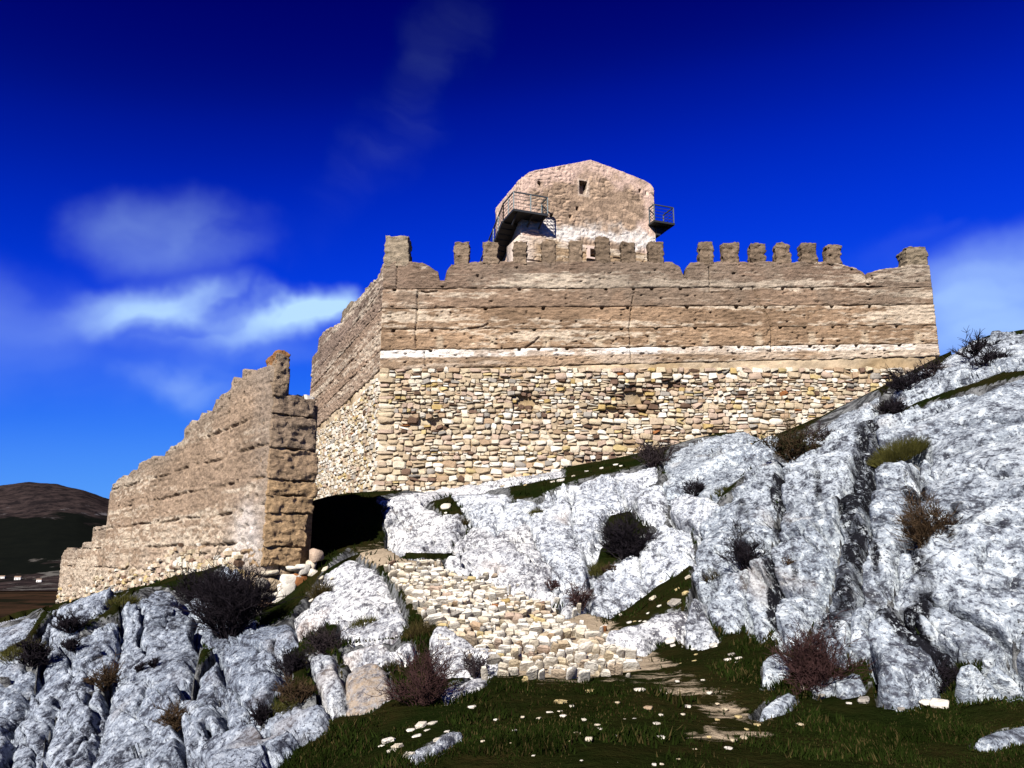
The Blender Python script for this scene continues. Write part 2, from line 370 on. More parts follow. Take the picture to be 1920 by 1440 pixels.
_rr = np.maximum(np.abs(_gx) - 30, np.maximum(_gy - 48, 0))
ZG = np.clip(ZG, -12, 7.5) - 14 * sstep(0, 16, _rr)
ZG += 0.10 * (fbm(_gx * 0.9, _gy * 0.9, 0 * _gx, 4, 3) - 0.5)
def bil(G, x, y):
    fx = np.clip((x - GX[0]) / GS, 0, len(GX) - 1.001); fy = np.clip((y - GY[0]) / GS, 0, len(GY) - 1.001)
    i, j = fx.astype(int), fy.astype(int); fx -= i; fy -= j
    return (G[j, i] * (1 - fx) + G[j, i + 1] * fx) * (1 - fy) + (G[j + 1, i] * (1 - fx) + G[j + 1, i + 1] * fx) * fy
def gz(x, y): return bil(ZG, np.asarray(x, float), np.asarray(y, float))
DZX = np.gradient(ZG, GS, axis=1); DZY = np.gradient(ZG, GS, axis=0)
def gnorm(x, y):
    n = np.stack([-bil(DZX, x, y), -bil(DZY, x, y), np.ones_like(x)], -1)
    return n / np.linalg.norm(n, axis=-1, keepdims=True)
def hit(u, v, ymax=60.0):
    """first point where the line of sight through a pixel meets the hill"""
    u, v = np.asarray(u, float), np.asarray(v, float)
    tu, tv = (u - 960) / FPX, (720 - v) / FPX
    ry = CT - tv * ST; rx, rz = tu / ry, (ST + tv * CT) / ry
    lo = np.full(u.shape, 4.0); hi = np.full(u.shape, ymax); done = np.zeros(u.shape, bool)
    prev = lo.copy()
    for Y in 4.0 * (ymax / 4.0) ** (np.arange(1, 131) / 130.0):
        below = (rz * Y < gz(rx * Y, np.full(u.shape, Y))) & ~done
        hi = np.where(below, Y, hi); lo = np.where(below, prev, lo); done |= below; prev = np.where(done, prev, Y)
    for _ in range(14):
        m = (lo + hi) / 2; b = rz * m < gz(rx * m, m); hi = np.where(b, m, hi); lo = np.where(b, lo, m)
    Y = hi; return np.stack([rx * Y, Y, rz * Y], -1), done
def project(p):
    dep = p[..., 1] * CT + p[..., 2] * ST
    return 960 + FPX * p[..., 0] / dep, 720 - FPX * (-p[..., 1] * ST + p[..., 2] * CT) / dep
def poly_sd(poly, u, v):
    """signed pixel distance to a polygon, positive inside"""
    p = np.array(poly, float); q = np.roll(p, -1, 0); d = np.full(u.shape, 1e9); ins = np.zeros(u.shape, bool)
    for a, b in zip(p, q):
        e = b - a; t = np.clip(((u - a[0]) * e[0] + (v - a[1]) * e[1]) / (e @ e), 0, 1)
        d = np.minimum(d, np.hypot(u - a[0] - t * e[0], v - a[1] - t * e[1]))
        if a[1] != b[1]:
            c = ((a[1] > v) != (b[1] > v)) & (u < (b[0] - a[0]) * (v - a[1]) / (b[1] - a[1]) + a[0]); ins ^= c
    return np.where(ins, d, -d)
def line_d(pts, u, v):
    d = np.full(u.shape, 1e9)
    for a, b in zip(np.array(pts[:-1], float), np.array(pts[1:], float)):
        e = b - a; t = np.clip(((u - a[0]) * e[0] + (v - a[1]) * e[1]) / (e @ e), 0, 1)
        d = np.minimum(d, np.hypot(u - a[0] - t * e[0], v - a[1] - t * e[1]))
    return d

# ------------------------------------------------------------------ limestone outcrops: outline, height (m), rounding (m), look, label
ROCKS = [
 ([(232,1132),(262,1112),(300,1105),(345,1120),(368,1155),(372,1205),(358,1275),(345,1320),(338,1368),(300,1395),(250,1530),(150,1530),(185,1335),(200,1290),(218,1235),(228,1180)],.75,1.5,'','broad smooth grey slab below the long wall, with two dark tufts on it'),
 ([(222,1155),(195,1165),(150,1190),(100,1195),(85,1215),(75,1255),(40,1300),(5,1370),(-300,1400),(-300,1530),(60,1530),(85,1360),(110,1310),(160,1284),(192,1275),(215,1232),(226,1185)],.7,1.3,'','long grey slab running down to the bottom left corner'),
 ([(160,1290),(120,1305),(95,1345),(85,1400),(65,1530),(150,1530),(185,1335),(193,1300),(188,1285)],.45,.9,'','grey wedge of rock under a curved crack at lower left'),
 ([(235,1105),(215,1120),(195,1140),(150,1165),(145,1188),(98,1190),(60,1215),(75,1180),(100,1150),(115,1135),(150,1120),(180,1112)],.5,.8,'','pale ledge just below the low far end of the long wall'),
 ([(70,1258),(40,1298),(0,1368),(-300,1390),(-300,1290),(20,1265),(55,1230)],.5,.8,'','grey rock rib at the left edge above the corner slab'),
 ([(70,1150),(45,1190),(0,1215),(-300,1222),(-300,1190),(20,1165),(50,1150)],.4,.6,'','small white rock at the left edge below the far fields'),
 ([(55,1215),(40,1255),(-300,1285),(-300,1245),(15,1232),(40,1218)],.3,.5,'','narrow mossy rock at the left edge between two ledges'),
 ([(342,1345),(346,1318),(372,1258),(404,1218),(417,1260),(410,1300),(416,1340),(422,1368),(400,1396),(345,1440),(340,1400)],.6,.8,'','rounded left half of the split boulder at lower left'),
 ([(407,1216),(428,1200),(480,1180),(550,1158),(558,1205),(525,1230),(545,1270),(520,1300),(500,1332),(440,1370),(424,1366),(418,1340),(413,1300),(420,1260)],.65,1.0,'','rounded right half of the split boulder below the wall end'),
 ([(345,1445),(400,1402),(440,1376),(500,1342),(560,1310),(600,1300),(616,1330),(614,1365),(560,1400),(520,1440),(505,1530),(345,1530)],.45,.7,'','sloping white-spotted slab beside the dark turf at bottom left'),
 ([(252,1530),(270,1415),(300,1380),(325,1365),(340,1385),(342,1530)],.4,.6,'','small pointed rock at the bottom edge between two slabs'),
 ([(578,1228),(600,1222),(628,1228),(632,1255),(644,1285),(640,1300),(617,1322),(600,1300),(583,1262)],.4,.35,'','upright angular pale block beside the brown stained rock'),
 ([(646,1290),(640,1305),(620,1325),(618,1345),(640,1338),(690,1332),(712,1318),(745,1300),(728,1262),(700,1240),(665,1245),(645,1262)],.42,.5,'o','brown stained rock left of the red twig bush'),
 ([(545,1160),(572,1126),(600,1088),(630,1052),(654,1034),(700,1062),(735,1095),(756,1135),(725,1133),(690,1150),(640,1160),(600,1170),(560,1200)],.45,1.0,'w','smooth pinkish slab between the wall end and the stone ramp'),
 ([(695,1155),(722,1136),(758,1140),(765,1165),(745,1190),(700,1195),(655,1200),(630,1195),(640,1168)],.35,.5,'w','white rock left of the upper stone ramp'),
 ([(635,1215),(680,1205),(740,1200),(775,1205),(780,1230),(750,1250),(705,1238),(660,1240),(640,1235)],.3,.4,'w','low white rock above the brown stained rock'),
 ([(805,1215),(815,1185),(840,1180),(860,1200),(900,1215),(950,1235),(940,1260),(880,1262),(830,1265),(808,1245)],.35,.45,'w','grey boulder between the red bush and the ramp stones'),
 ([(822,1300),(850,1285),(890,1268),(915,1268),(905,1285),(870,1305),(835,1315)],.2,.25,'w','small low white rock in front of the ramp'),
 ([(722,952),(750,930),(780,925),(800,942),(830,967),(864,975),(878,986),(850,1017),(830,1039),(800,1047),(761,1042),(728,1022),(724,985)],.7,1.2,'w','pale rounded rock half in the black shadow of the wall'),
 ([(850,925),(905,918),(950,920),(960,945),(1000,940),(1010,955),(985,975),(965,990),(935,1010),(905,1000),(880,975),(870,950)],.5,.9,'','grey rock just below the keep wall, right of a grassy dip'),
 ([(835,1045),(858,1018),(890,998),(930,1015),(955,1005),(945,1040),(925,1075),(880,1080),(840,1070)],.4,.8,'w','pinkish grey rock above the middle of the ramp'),
 ([(908,1044),(945,1000),(985,975),(1010,1035),(1035,1070),(1030,1090),(1060,1130),(1045,1135),(1005,1130),(960,1115),(920,1090),(905,1065)],.6,1.0,'w','brightest white rock face at the right of the stone ramp'),
 ([(990,970),(1020,932),(1060,915),(1070,945),(1073,1000),(1090,1030),(1110,1060),(1120,1085),(1080,1105),(1062,1128),(1035,1085),(1038,1068),(1012,1030)],.6,1.0,'','cracked pale rock in the middle of the slope'),
 ([(1065,914),(1100,902),(1150,892),(1160,915),(1175,950),(1140,960),(1125,990),(1140,1010),(1120,1025),(1115,1050),(1092,1028),(1076,998),(1073,945)],.55,1.0,'','bluish grey rock left of the large dark bush'),
 ([(1155,890),(1230,872),(1232,895),(1195,905),(1190,925),(1185,950),(1178,952),(1163,915)],.4,.6,'','white ledge below the twiggy shrub at the keep wall'),
 ([(1195,908),(1235,900),(1250,930),(1245,970),(1215,980),(1190,960)],.5,.7,'','grey knob above the round boulder'),
 ([(1197,1036),(1200,1019),(1233,980),(1261,978),(1289,992),(1297,1022),(1297,1050),(1261,1075),(1219,1100),(1200,1072)],.7,.9,'','round boulder above the wedge of green turf'),
 ([(1100,1125),(1111,1103),(1144,1078),(1178,1067),(1200,1078),(1214,1105),(1178,1130),(1144,1153),(1103,1142)],.5,.7,'','pale boulder at the upper edge of the turf wedge'),
 ([(1062,1132),(1085,1105),(1105,1100),(1097,1125),(1100,1140),(1065,1155),(1050,1150)],.35,.4,'w','small rock beside the purple shrub at the ramp top'),
 ([(1120,1085),(1150,1060),(1195,1040),(1195,1065),(1145,1075),(1115,1100)],.35,.4,'','narrow grey rib under the large dark bush'),
 ([(1262,842),(1320,824),(1400,802),(1462,796),(1456,836),(1414,869),(1380,894),(1355,913),(1342,933),(1292,922),(1250,935),(1236,908),(1255,885),(1242,872)],.6,1.0,'','broad hollowed white rock below the right half of the keep wall'),
 ([(1252,940),(1290,925),(1335,940),(1355,945),(1330,960),(1305,985),(1290,985),(1262,972),(1250,960)],.5,.7,'','small grey shoulder left of the main cliff'),
 ([(1303,985),(1335,950),(1362,935),(1390,905),(1420,872),(1446,852),(1472,860),(1467,892),(1460,925),(1447,962),(1442,1005),(1442,1060),(1440,1110),(1445,1180),(1425,1200),(1400,1180),(1396,1115),(1406,1080),(1372,1076),(1348,1090),(1332,1110),(1298,1112),(1300,1070),(1311,1015)],.65,.8,'s','leftmost buttress of the cliff, hollowed under a dark shrub'),
 ([(1335,1112),(1352,1093),(1375,1080),(1402,1082),(1394,1110),(1396,1165),(1385,1180),(1360,1185),(1330,1165),(1318,1140)],.45,.5,'','round boulder at the foot of the leftmost buttress'),
 ([(1295,1118),(1330,1115),(1318,1140),(1330,1170),(1345,1200),(1320,1212),(1285,1208),(1275,1195),(1290,1165)],.4,.45,'','pale foot of the leftmost buttress beside the ledge'),
 ([(1130,1204),(1165,1187),(1203,1176),(1231,1154),(1279,1145),(1293,1150),(1293,1178),(1279,1192),(1236,1202),(1208,1223),(1184,1218),(1153,1216)],.3,.4,'w','low white ledge between the turf wedge and the footpath'),
 ([(1470,895),(1474,850),(1486,822),(1520,806),(1552,784),(1595,760),(1645,738),(1640,800),(1630,840),(1605,880),(1585,915),(1575,950),(1570,1000),(1560,1050),(1545,1100),(1530,1150),(1515,1180),(1500,1210),(1470,1220),(1450,1180),(1446,1110),(1448,1060),(1449,1005),(1454,965),(1466,927)],.6,.7,'s','tall buttress between the narrow crack and the black streak'),
 ([(1641,805),(1645,778),(1668,778),(1644,850),(1626,920),(1622,1000),(1609,1050),(1602,1120),(1594,1180),(1584,1250),(1545,1240),(1522,1200),(1535,1150),(1550,1100),(1565,1050),(1575,1000),(1580,950),(1592,915),(1612,880)],.34,.5,'k','recessed black streaked rock face in the middle of the cliff'),
 ([(1628,925),(1640,870),(1670,850),(1712,848),(1715,900),(1720,940),(1705,1000),(1690,1040),(1665,1100),(1640,1130),(1630,1180),(1640,1215),(1600,1240),(1594,1190),(1606,1125),(1612,1060),(1626,1005)],.6,.6,'s','bulging buttress just right of the black streak'),
 ([(1645,784),(1680,786),(1720,768),(1780,748),(1850,728),(1940,704),(2380,702),(2380,880),(1880,890),(1800,870),(1740,850),(1712,842),(1675,846),(1648,862)],.5,.9,'','sloping top slab of the cliff under the dark hollow'),
 ([(1716,848),(1800,872),(1880,891),(2380,884),(2380,1130),(1900,1160),(1880,1200),(1850,1240),(1800,1240),(1760,1200),(1720,1180),(1690,1160),(1670,1110),(1695,1045),(1710,1000),(1724,940)],.55,.8,'s','main lichen spotted face of the cliff at the right edge'),
 ([(1640,1140),(1668,1112),(1690,1165),(1722,1190),(1762,1208),(1800,1245),(1775,1275),(1760,1310),(1700,1325),(1650,1318),(1640,1270),(1625,1215)],.5,.5,'s','broken foot of the cliff above the dark turf'),
 ([(1800,1318),(1790,1300),(1840,1260),(1880,1210),(1905,1170),(2380,1130),(2380,1310),(1880,1300),(1850,1310)],.5,.5,'','bluish boulder at the right edge, lowest of the cliff'),
 ([(1570,1300),(1565,1290),(1600,1270),(1620,1275),(1622,1295),(1590,1305)],.16,.2,'','small white rock at the cliff foot right of the reddish bush'),
 ([(1520,1295),(1545,1280),(1575,1275),(1560,1295),(1535,1302)],.14,.18,'','flat white rock under the reddish bush'),
 ([(1660,745),(1690,715),(1740,680),(1780,655),(1840,628),(1900,620),(1940,618),(2380,616),(2380,662),(1880,690),(1820,712),(1770,728),(1720,745),(1680,768)],.7,1.0,'','topmost ridge of the outcrop against the sky'),
 ([(1410,1340),(1440,1318),(1480,1300),(1492,1310),(1480,1325),(1450,1340),(1430,1345)],.16,.2,'','flat white rock lying where the footpath meets the turf'),
 ([(1430,1285),(1432,1255),(1460,1245),(1490,1255),(1480,1275),(1450,1283)],.22,.25,'','knobby white rock left of the reddish bush'),
 ([(1820,1400),(1860,1380),(1920,1364),(2380,1350),(2380,1380),(1900,1392),(1850,1404)],.10,.14,'','long white rock breaking the turf at bottom right'),
 ([(760,1425),(790,1405),(850,1378),(864,1380),(830,1405),(790,1432)],.14,.18,'','flat white rock in the turf at bottom centre'),
 ([(352,1125),(385,1090),(425,1062),(468,1085),(484,1125),(484,1168),(440,1196),(405,1212),(378,1204),(374,1160)],.4,.6,'s','dark stained rock under the black thorn bush by the wall'),
 ([(712,938),(790,920),(880,904),(960,892),(1050,879),(1056,888),(960,905),(905,914),(850,922),(800,936),(745,946)],.25,.4,'w','flat white ledge along the foot of the keep wall'),
 ([(-10,1145),(20,1128),(60,1122),(66,1138),(30,1152),(-10,1165)],.3,.4,'','pale boulder on the skyline at the far left edge'),
 ([(70,1130),(85,1108),(110,1105),(112,1128),(95,1142)],.3,.4,'','pale boulder beside the broken foot of the long wall'),
]
RAMP = [(722,1062),(770,1055),(830,1072),(870,1090),(905,1098),(960,1120),(1010,1135),(1060,1160),(1110,1190),(1150,1215),(1190,1240),(1190,1262),(1150,1268),(1080,1275),(1000,1272),(940,1265),(905,1238),(898,1208),(850,1197),(820,1180),(790,1150),(762,1118)]
ROCKMASK = [r[0] for r in ROCKS]
def build_rock(poly, H, R, look, label):
    pa = np.array(poly, float); step = 2.4 if pa[:, 0].max() < 2000 and pa[:, 0].min() > -100 else 3.0
    u0, v0 = pa.min(0) - 8; u1, v1 = pa.max(0) + 8
    sv = step * .55; nu, nv = int((u1 - u0) / step) + 2, int((v1 - v0) / sv) + 2
    U, Vv = np.meshgrid(u0 + np.arange(nu) * step, v0 + np.arange(nv) * sv)
    sd = poly_sd(poly, U, Vv) + (1.8 if look in ('s', 'k') else 3.0)
    pos, ok = hit(U.ravel(), Vv.ravel())
    sdr = sd.ravel(); scale = np.linalg.norm(pos, axis=1) / FPX
    n = gnorm(pos[:, 0], pos[:, 1])
    x, y, z = pos.T
    dm = sdr * scale
    dm = dm + 0.34 * min(1, R) * (fbm(x * 1.7, y * 1.7, z * 1.7, 5, 21, .6) - 0.46) * 1.6
    inr = np.percentile(dm[sdr > 0], 97)
    rmax = max(0.04, min(0.12 + 0.14 * R, inr * 0.6))
    hh = min(H * 0.62, inr * .9)
    q = np.clip(dm / rmax, 0, 1); prof = (1 - (1 - q) ** 2.2) * .80 + .20 * np.clip(dm / (R * 1.5), 0, 1)
    am = min(1.0, hh / 0.30)
    h = hh * (prof - 0.78) - 1.2 * np.maximum(0, -dm) - 0.12 * (1 - np.clip(q * 2, 0, 1))
    w = np.clip(q * 1.6, 0, 1)
    wx, wy = fbm(x * .8, y * .8, z * .8, 3, 5) - .5, fbm(x * .8, y * .8, z * .8, 3, 6) - .5
    p1, p2 = x + .35 * y + 1.0 * wx, z * 1.15 + y * .55 + 1.0 * wy
    def facet(sc, seed, asp=.8):
        f1, f2, iv, tl = worley_tilt(p1 * sc, p2 * sc * asp, seed); e = f2 - f1
        return (iv - .5) * .6 + tl * .9, np.exp(-(e / .038) ** 2)
    spc = np.linalg.norm(np.gradient(pos.reshape(*sd.shape, 3), axis=0), axis=2).ravel()      # detail no finer than the mesh can carry
    lod = lambda f: np.clip(1.15 - spc * f * 1.6, 0, 1)
    fa, ca = facet(.55, 8, .6); fb, cb = facet(1.5, 18); fc_, cc = facet(4.2, 28)
    big = ridged(x * 0.45, y * 0.45, z * 0.45, 2, 31) - 0.55
    med = ridged(x * 2.4, y * 2.4, z * 1.8, 4, 41) - 0.6
    krn = ridged(x * 3.2, y * 3.2, z * 0.7, 2, 51) - 0.6
    fin = fbm(x * 9, y * 9, z * 9, 4, 61, .62) - 0.5
    cm_ = sstep(.42, .55, fbm(x * .5, y * .5, z * .5, 2, 63))
    h = h + w * am * (0.34 * big + 0.27 * fa + 0.12 * fb * (.3 + cm_) + .035 * fc_ * cm_ * lod(4) - .28 * ca * lod(2) - .14 * cb * cm_ * lod(4) + 0.07 * med * lod(3) + 0.05 * fin * lod(9) + (0.12 * krn if look in ('s', 'k') else 0.02 * krn))
    st_ = np.ones(len(h)); gy_ = np.abs(np.gradient(pos[:, 1].reshape(sd.shape), axis=0)).ravel(); st_ = 1 - sstep(2.5, 5.0, gy_ / (np.median(gy_) + 1e-6)); h = np.where(sdr > -1e9, h * (.25 + .75 * st_) - .10 * (1 - st_), h)
    V = pos + n * h[:, None]
    # widths of blocky facets: quantised shear along the slope
    keep = (sd > -step * 2.0) & ok.reshape(sd.shape)
    q4 = grid_quads(nv, nu); kk = keep.ravel()
    q4 = q4[kk[q4].all(1)]
    if len(q4) == 0: return None
    dep = np.linalg.norm(pos[q4] - pos[q4[:, [1, 2, 3, 0]]], axis=2).max(1)
    q4 = q4[dep < min(1.6, 16.0 * np.median(dep))][:, ::-1]
    if 'low far end' in label or 'skyline' in label or 'left edge' in label or 'broken foot of the long' in label:   # keep one connected piece
        lab = np.arange(len(V))
        for _ in range(300):
            m_ = lab[q4].min(1); l2 = lab.copy()
            for k_ in range(4): np.minimum.at(l2, q4[:, k_], m_)
            if (l2 == lab).all(): break
            lab = l2
        ql = lab[q4[:, 0]]; vals, cnt = np.unique(ql, return_counts=True); q4 = q4[ql == vals[cnt.argmax()]]
    used = np.unique(q4); remap = -np.ones(len(V), int); remap[used] = np.arange(len(used))
    V, q4 = V[used], remap[q4]
    uu_, vv_ = U.ravel()[used], Vv.ravel()[used]
    stain = np.full(len(V), 0.0); och = np.zeros(len(V))
    if look == 's': stain += 0.16
    if look == 'k': stain += 0.19
    for pts, wdt, amt in STREAKS:
        stain += 1.25 * amt * (1 - sstep(0.3, 1.0, line_d(pts, uu_, vv_) / wdt))
    if look == 'o': och += 0.85
    col = np.ones((len(V), 3))
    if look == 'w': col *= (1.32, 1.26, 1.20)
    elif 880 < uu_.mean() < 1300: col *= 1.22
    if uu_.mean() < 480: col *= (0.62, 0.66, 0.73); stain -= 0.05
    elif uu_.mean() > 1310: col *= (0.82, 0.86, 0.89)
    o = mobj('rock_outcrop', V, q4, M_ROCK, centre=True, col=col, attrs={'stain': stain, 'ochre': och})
    tag(o, label, 'rock', 'limestone outcrops on the castle hill'); return o
STREAKS = [([(1462,900),(1450,980),(1444,1060),(1442,1150)], 16, 0.4), ([(1640,800),(1612,900),(1585,960)], 34, 0.33), ([(1606,940),(1600,1050),(1570,1150),(1545,1220)], 40, 0.30),
           ([(1718,900),(1712,960),(1740,1060),(1720,1140)], 45, 0.28), ([(1660,1140),(1700,1180),(1760,1250)], 40, 0.28), ([(1395,960),(1390,1040)], 30, 0.25), ([(1830,1200),(1760,1260)], 30, 0.2),
           ([(1280,1000),(1285,1050)], 26, 0.25), ([(1640,1010),(1650,1090)], 16, 0.3), ([(1800,960),(1790,1010)], 26, 0.25), ([(1540,890),(1530,990)], 14, 0.25), ([(1490,900),(1500,1000),(1490,1100)], 12, 0.2)]
# ground sheet (fan-shaped grid, finer near the viewer)
us = np.arange(-900, 2821, 7.0); ys = 1.2 * (64 / 1.2) ** (np.arange(420) / 419.0)
uu, yy = np.meshgrid(us, ys); gxx = (uu - 960) / FPX * yy; gzz = gz(gxx, yy)
gbase = gzz.copy(); gzz = gzz + 0.05 * (fbm(gxx * 3, yy * 3, 0 * yy, 3, 9) - 0.5)
GV = np.stack([gxx, yy, gzz], -1).reshape(-1, 3)
PATH = [hit(np.array([float(a)]), np.array([float(b)]))[0][0][:2] for a, b in [(1085,1150),(1120,1190),(1170,1225),(1200,1250),(1260,1282),(1330,1310),(1390,1345),(1385,1372),(1330,1380)]]
pw = np.array([0.55, 0.6, 0.6, 0.55, 0.5, 0.5, 0.45, 0.35, 0.3])
pd = np.zeros(len(GV))
for i in range(len(PATH) - 1):
    a, b = np.array(PATH[i]), np.array(PATH[i + 1]); e = b - a
    t = np.clip(((GV[:, 0] - a[0]) * e[0] + (GV[:, 1] - a[1]) * e[1]) / (e @ e), 0, 1)
    d = np.hypot(GV[:, 0] - a[0] - t * e[0], GV[:, 1] - a[1] - t * e[1])
    pd = np.maximum(pd, (0.72 if i < 3 else 0.56) * (1 - sstep(0.2, 1.0, d / (pw[i] * 1.5))))
# the bedrock dips under each outcrop, so that cracks between neighbours are real gaps
gp = np.stack([gxx, yy, gbase], -1).reshape(-1, 3); gu, gv = project(gp)
hp, hok = hit(np.clip(gu, -420, 2520), np.clip(gv, 520, 1600))
near = hok & (np.abs(hp[:, 1] - gp[:, 1]) < 0.8 + 0.05 * gp[:, 1]) & (gv < 1600) & (gu > -420) & (gu < 2520)
low = np.zeros(len(gp)); bed = np.zeros(len(gp)); msc = np.linalg.norm(gp, axis=1) / FPX
for poly, H, R, look, lab in ROCKS:
    pa = np.array(poly); sel = np.where(near & (gu > pa[:, 0].min() - 40) & (gu < pa[:, 0].max() + 40) & (gv > pa[:, 1].min() - 40) & (gv < pa[:, 1].max() + 40))[0]
    if not len(sel): continue
    sd = poly_sd(poly, gu[sel], gv[sel])
    low[sel] = np.maximum(low[sel], (0.8 * H + 0.25) * sstep(-7, 8, sd)); bed[sel] = np.maximum(bed[sel], 0.72 * (1 - sstep(3, 16, -sd)))
GV[:, 2] -= low
SOIL = [(640,1046),(670,1034),(725,1022),(765,1040),(830,1052),(860,1082),(800,1072),(722,1066),(700,1058)]
rd = np.maximum(poly_sd(RAMP, gu, gv), poly_sd(SOIL, gu, gv)); pd = np.where(near & (rd > 4), .75, np.where(near & (rd > -10), np.maximum(pd, .5), pd))
ground = mobj('ground', GV, grid_quads(len(ys), len(us)), M_GROUND, attrs={'path': pd, 'bedrock': bed}); tag(ground, kind='structure')


for r in ROCKS: build_rock(*r)

# ------------------------------------------------------------------ stones
def stone_shape(seed, ch=0.34, jit=0.10):
    r = np.random.default_rng(seed); V = []; idx = {}
    for sx in (-1, 1):
        for sy in (-1, 1):
            for sz in (-1, 1):
                for a in range(3):
                    c = r.uniform(ch * 0.6, ch * 1.4, 3); p = np.array([sx, sy, sz], float)
                    for k in range(3):
                        if k != a: p[k] *= 1 - c[k]
                    idx[(sx, sy, sz, a)] = len(V); V.append(p)
    V = np.array(V) + r.uniform(-jit, jit, (24, 3))
    tp = r.uniform(.62, 1.0, 4)                          # wedge and trapezoid shapes
    V[:, 0] *= np.where(V[:, 2] > 0, tp[0], tp[1]); V[:, 2] *= np.where(V[:, 0] > 0, tp[2], 1.0); V[:, 2] += V[:, 0] * r.uniform(-.18, .18)
    V[:, 0] /= max(tp[0], tp[1])
    F = []
    for a in range(3):
        b, c = (a + 1) % 3, (a + 2) % 3
        for s in (-1, 1):
            f = []
            for sb, sc in ((-1, -1), (1, -1), (1, 1), (-1, 1)):
                k = [0, 0, 0]; k[a], k[b], k[c] = s, sb, sc; f.append(idx[(*k, a)])
            F.append(f if s > 0 else f[::-1])
    for a in range(3):                                   # bevel along each edge
        b, c = (a + 1) % 3, (a + 2) % 3
        for sb in (-1, 1):
            for sc in (-1, 1):
                k0 = [0, 0, 0]; k1 = [0, 0, 0]; k0[a], k1[a] = -1, 1; k0[b] = k1[b] = sb; k0[c] = k1[c] = sc
                f = [idx[(*k0, b)], idx[(*k1, b)], idx[(*k1, c)], idx[(*k0, c)]]
                F.append(f if sb * sc < 0 else f[::-1])
    T = []
    for sx in (-1, 1):
        for sy in (-1, 1):
            for sz in (-1, 1):
                f = [idx[(sx, sy, sz, a)] for a in range(3)]; T.append(f if sx * sy * sz > 0 else f[::-1])
    return V, np.array(F), T
SHAPES = [stone_shape(100 + i, 0.26 + 0.06 * (i % 4), 0.09 + 0.025 * (i % 3)) for i in range(16)]; NSH = 16
PAL = np.array([(.88,.81,.70),(.76,.66,.51),(.84,.76,.63),(.66,.54,.37),(.55,.43,.29),(.56,.42,.32),(.60,.47,.34),(.56,.40,.17),(.62,.48,.24),(.15,.095,.065),(.22,.14,.10),(.36,.15,.06),(.40,.36,.31),(.48,.34,.22)])
PW_WALL = np.array([9,15,10,14,13,10,10,1.6,2.5,1.8,2.2,.5,4,8]); PW_RAMP = np.array([34,20,28,7,2,2,3,.4,1.2,.2,.4,.3,5,2])
_sm = {}
def stone_mesh(i, c):
    if (i, c) not in _sm:
        V, F, T = SHAPES[i]; _sm[(i, c)] = make_mesh('stone', V, F, M_STONE, col=np.tile(PAL[c], (len(V), 1)), extra=T, smooth=i % 3 == 0)
    return _sm[(i, c)]
def place_stone(M, i, c, parent, name='stone'):
    o = bpy.data.objects.new(name, stone_mesh(i, c)); COL.objects.link(o); adopt(o, parent); o.matrix_basis = Matrix(M.tolist()); return o
def join_stones(name, items, parent):
    Vs, Qs, Ts, Cs, b = [], [], [], [], 0
    for M, i, c in items:
        V, F, T = SHAPES[i]; Vs.append(V @ M[:3, :3].T + M[:3, 3]); Qs.append(F + b); Ts += [[q + b for q in t] for t in T]
        Cs.append(np.tile(PAL[c] * rng.uniform(.85, 1.15), (len(V), 1))); b += len(V)
    o = mobj(name, np.concatenate(Vs), np.concatenate(Qs), M_STONE, parent, col=np.concatenate(Cs), extra=Ts, smooth=False); tag(o, kind='stuff'); return o
def frame(x, y, z, h, p):
    M = np.eye(4); M[:3, 0], M[:3, 1], M[:3, 2] = np.asarray(x) * h[0], np.asarray(y) * h[1], np.asarray(z) * h[2]; M[:3, 3] = p; return M
def rot2(x, z, a): return np.cos(a) * x + np.sin(a) * z, -np.sin(a) * x + np.cos(a) * z

# ------------------------------------------------------------------ wall panels with real relief
UP = np.array([0, 0, 1.0])
def panel(name, A, d, n, t, zb, zt, rows, thick, disp, colf, mat, parent, back=True):
    """grid on the vertical plane A + t*d, pushed out along n by disp(t,z), with top, back and end faces"""
    A, d, n = [np.array([*q[:2], 0.0]) for q in (A, d, n)]
    k = np.linspace(0, 1, rows)[:, None]; T = np.broadcast_to(t[None, :], (rows, len(t))); Z = zb[None, :] * (1 - k) + zt[None, :] * k
    D = disp(T, Z, k)
    V = A + T[..., None] * d + Z[..., None] * UP + D[..., None] * n
    C = colf(T, Z, k, D)
    Q = grid_quads(rows, len(t)); V = V.reshape(-1, 3); C = C.reshape(-1, 3); nc = len(t); ex = []
    if back:
        jag = 0.04 * (fbm(t * 3, 0 * t, 0 * t, 2, 77) - .5)
        bt = A + t[:, None] * d + (zt + jag)[:, None] * UP - thick * n; bb = A + t[:, None] * d + zb[:, None] * UP - thick * n
        b0 = len(V); V = np.concatenate([V, bt, bb]); C = np.concatenate([C, C[(rows - 1) * nc:rows * nc], C[:nc]])
        i = np.arange(nc - 1); top = (rows - 1) * nc + i
        Q = np.concatenate([Q, np.stack([top, top + 1, b0 + i + 1, b0 + i], 1), np.stack([b0 + i, b0 + i + 1, b0 + nc + i + 1, b0 + nc + i], 1),
                            np.stack([b0 + nc + i, b0 + nc + i + 1, i + 1, i], 1)])
        l = list(np.arange(rows) * nc); ex = [l[::1] + [b0, b0 + nc], (list((np.arange(rows) * nc + nc - 1)[::-1]) + [b0 + nc + nc - 1, b0 + nc - 1])]
    sgn = np.cross(d, UP) @ n
    if sgn < 0: Q = Q[:, ::-1]; ex = [e[::-1] for e in ex]
    return mobj(name, V, Q, mat, parent, col=C, extra=[list(map(int, e)) for e in ex])
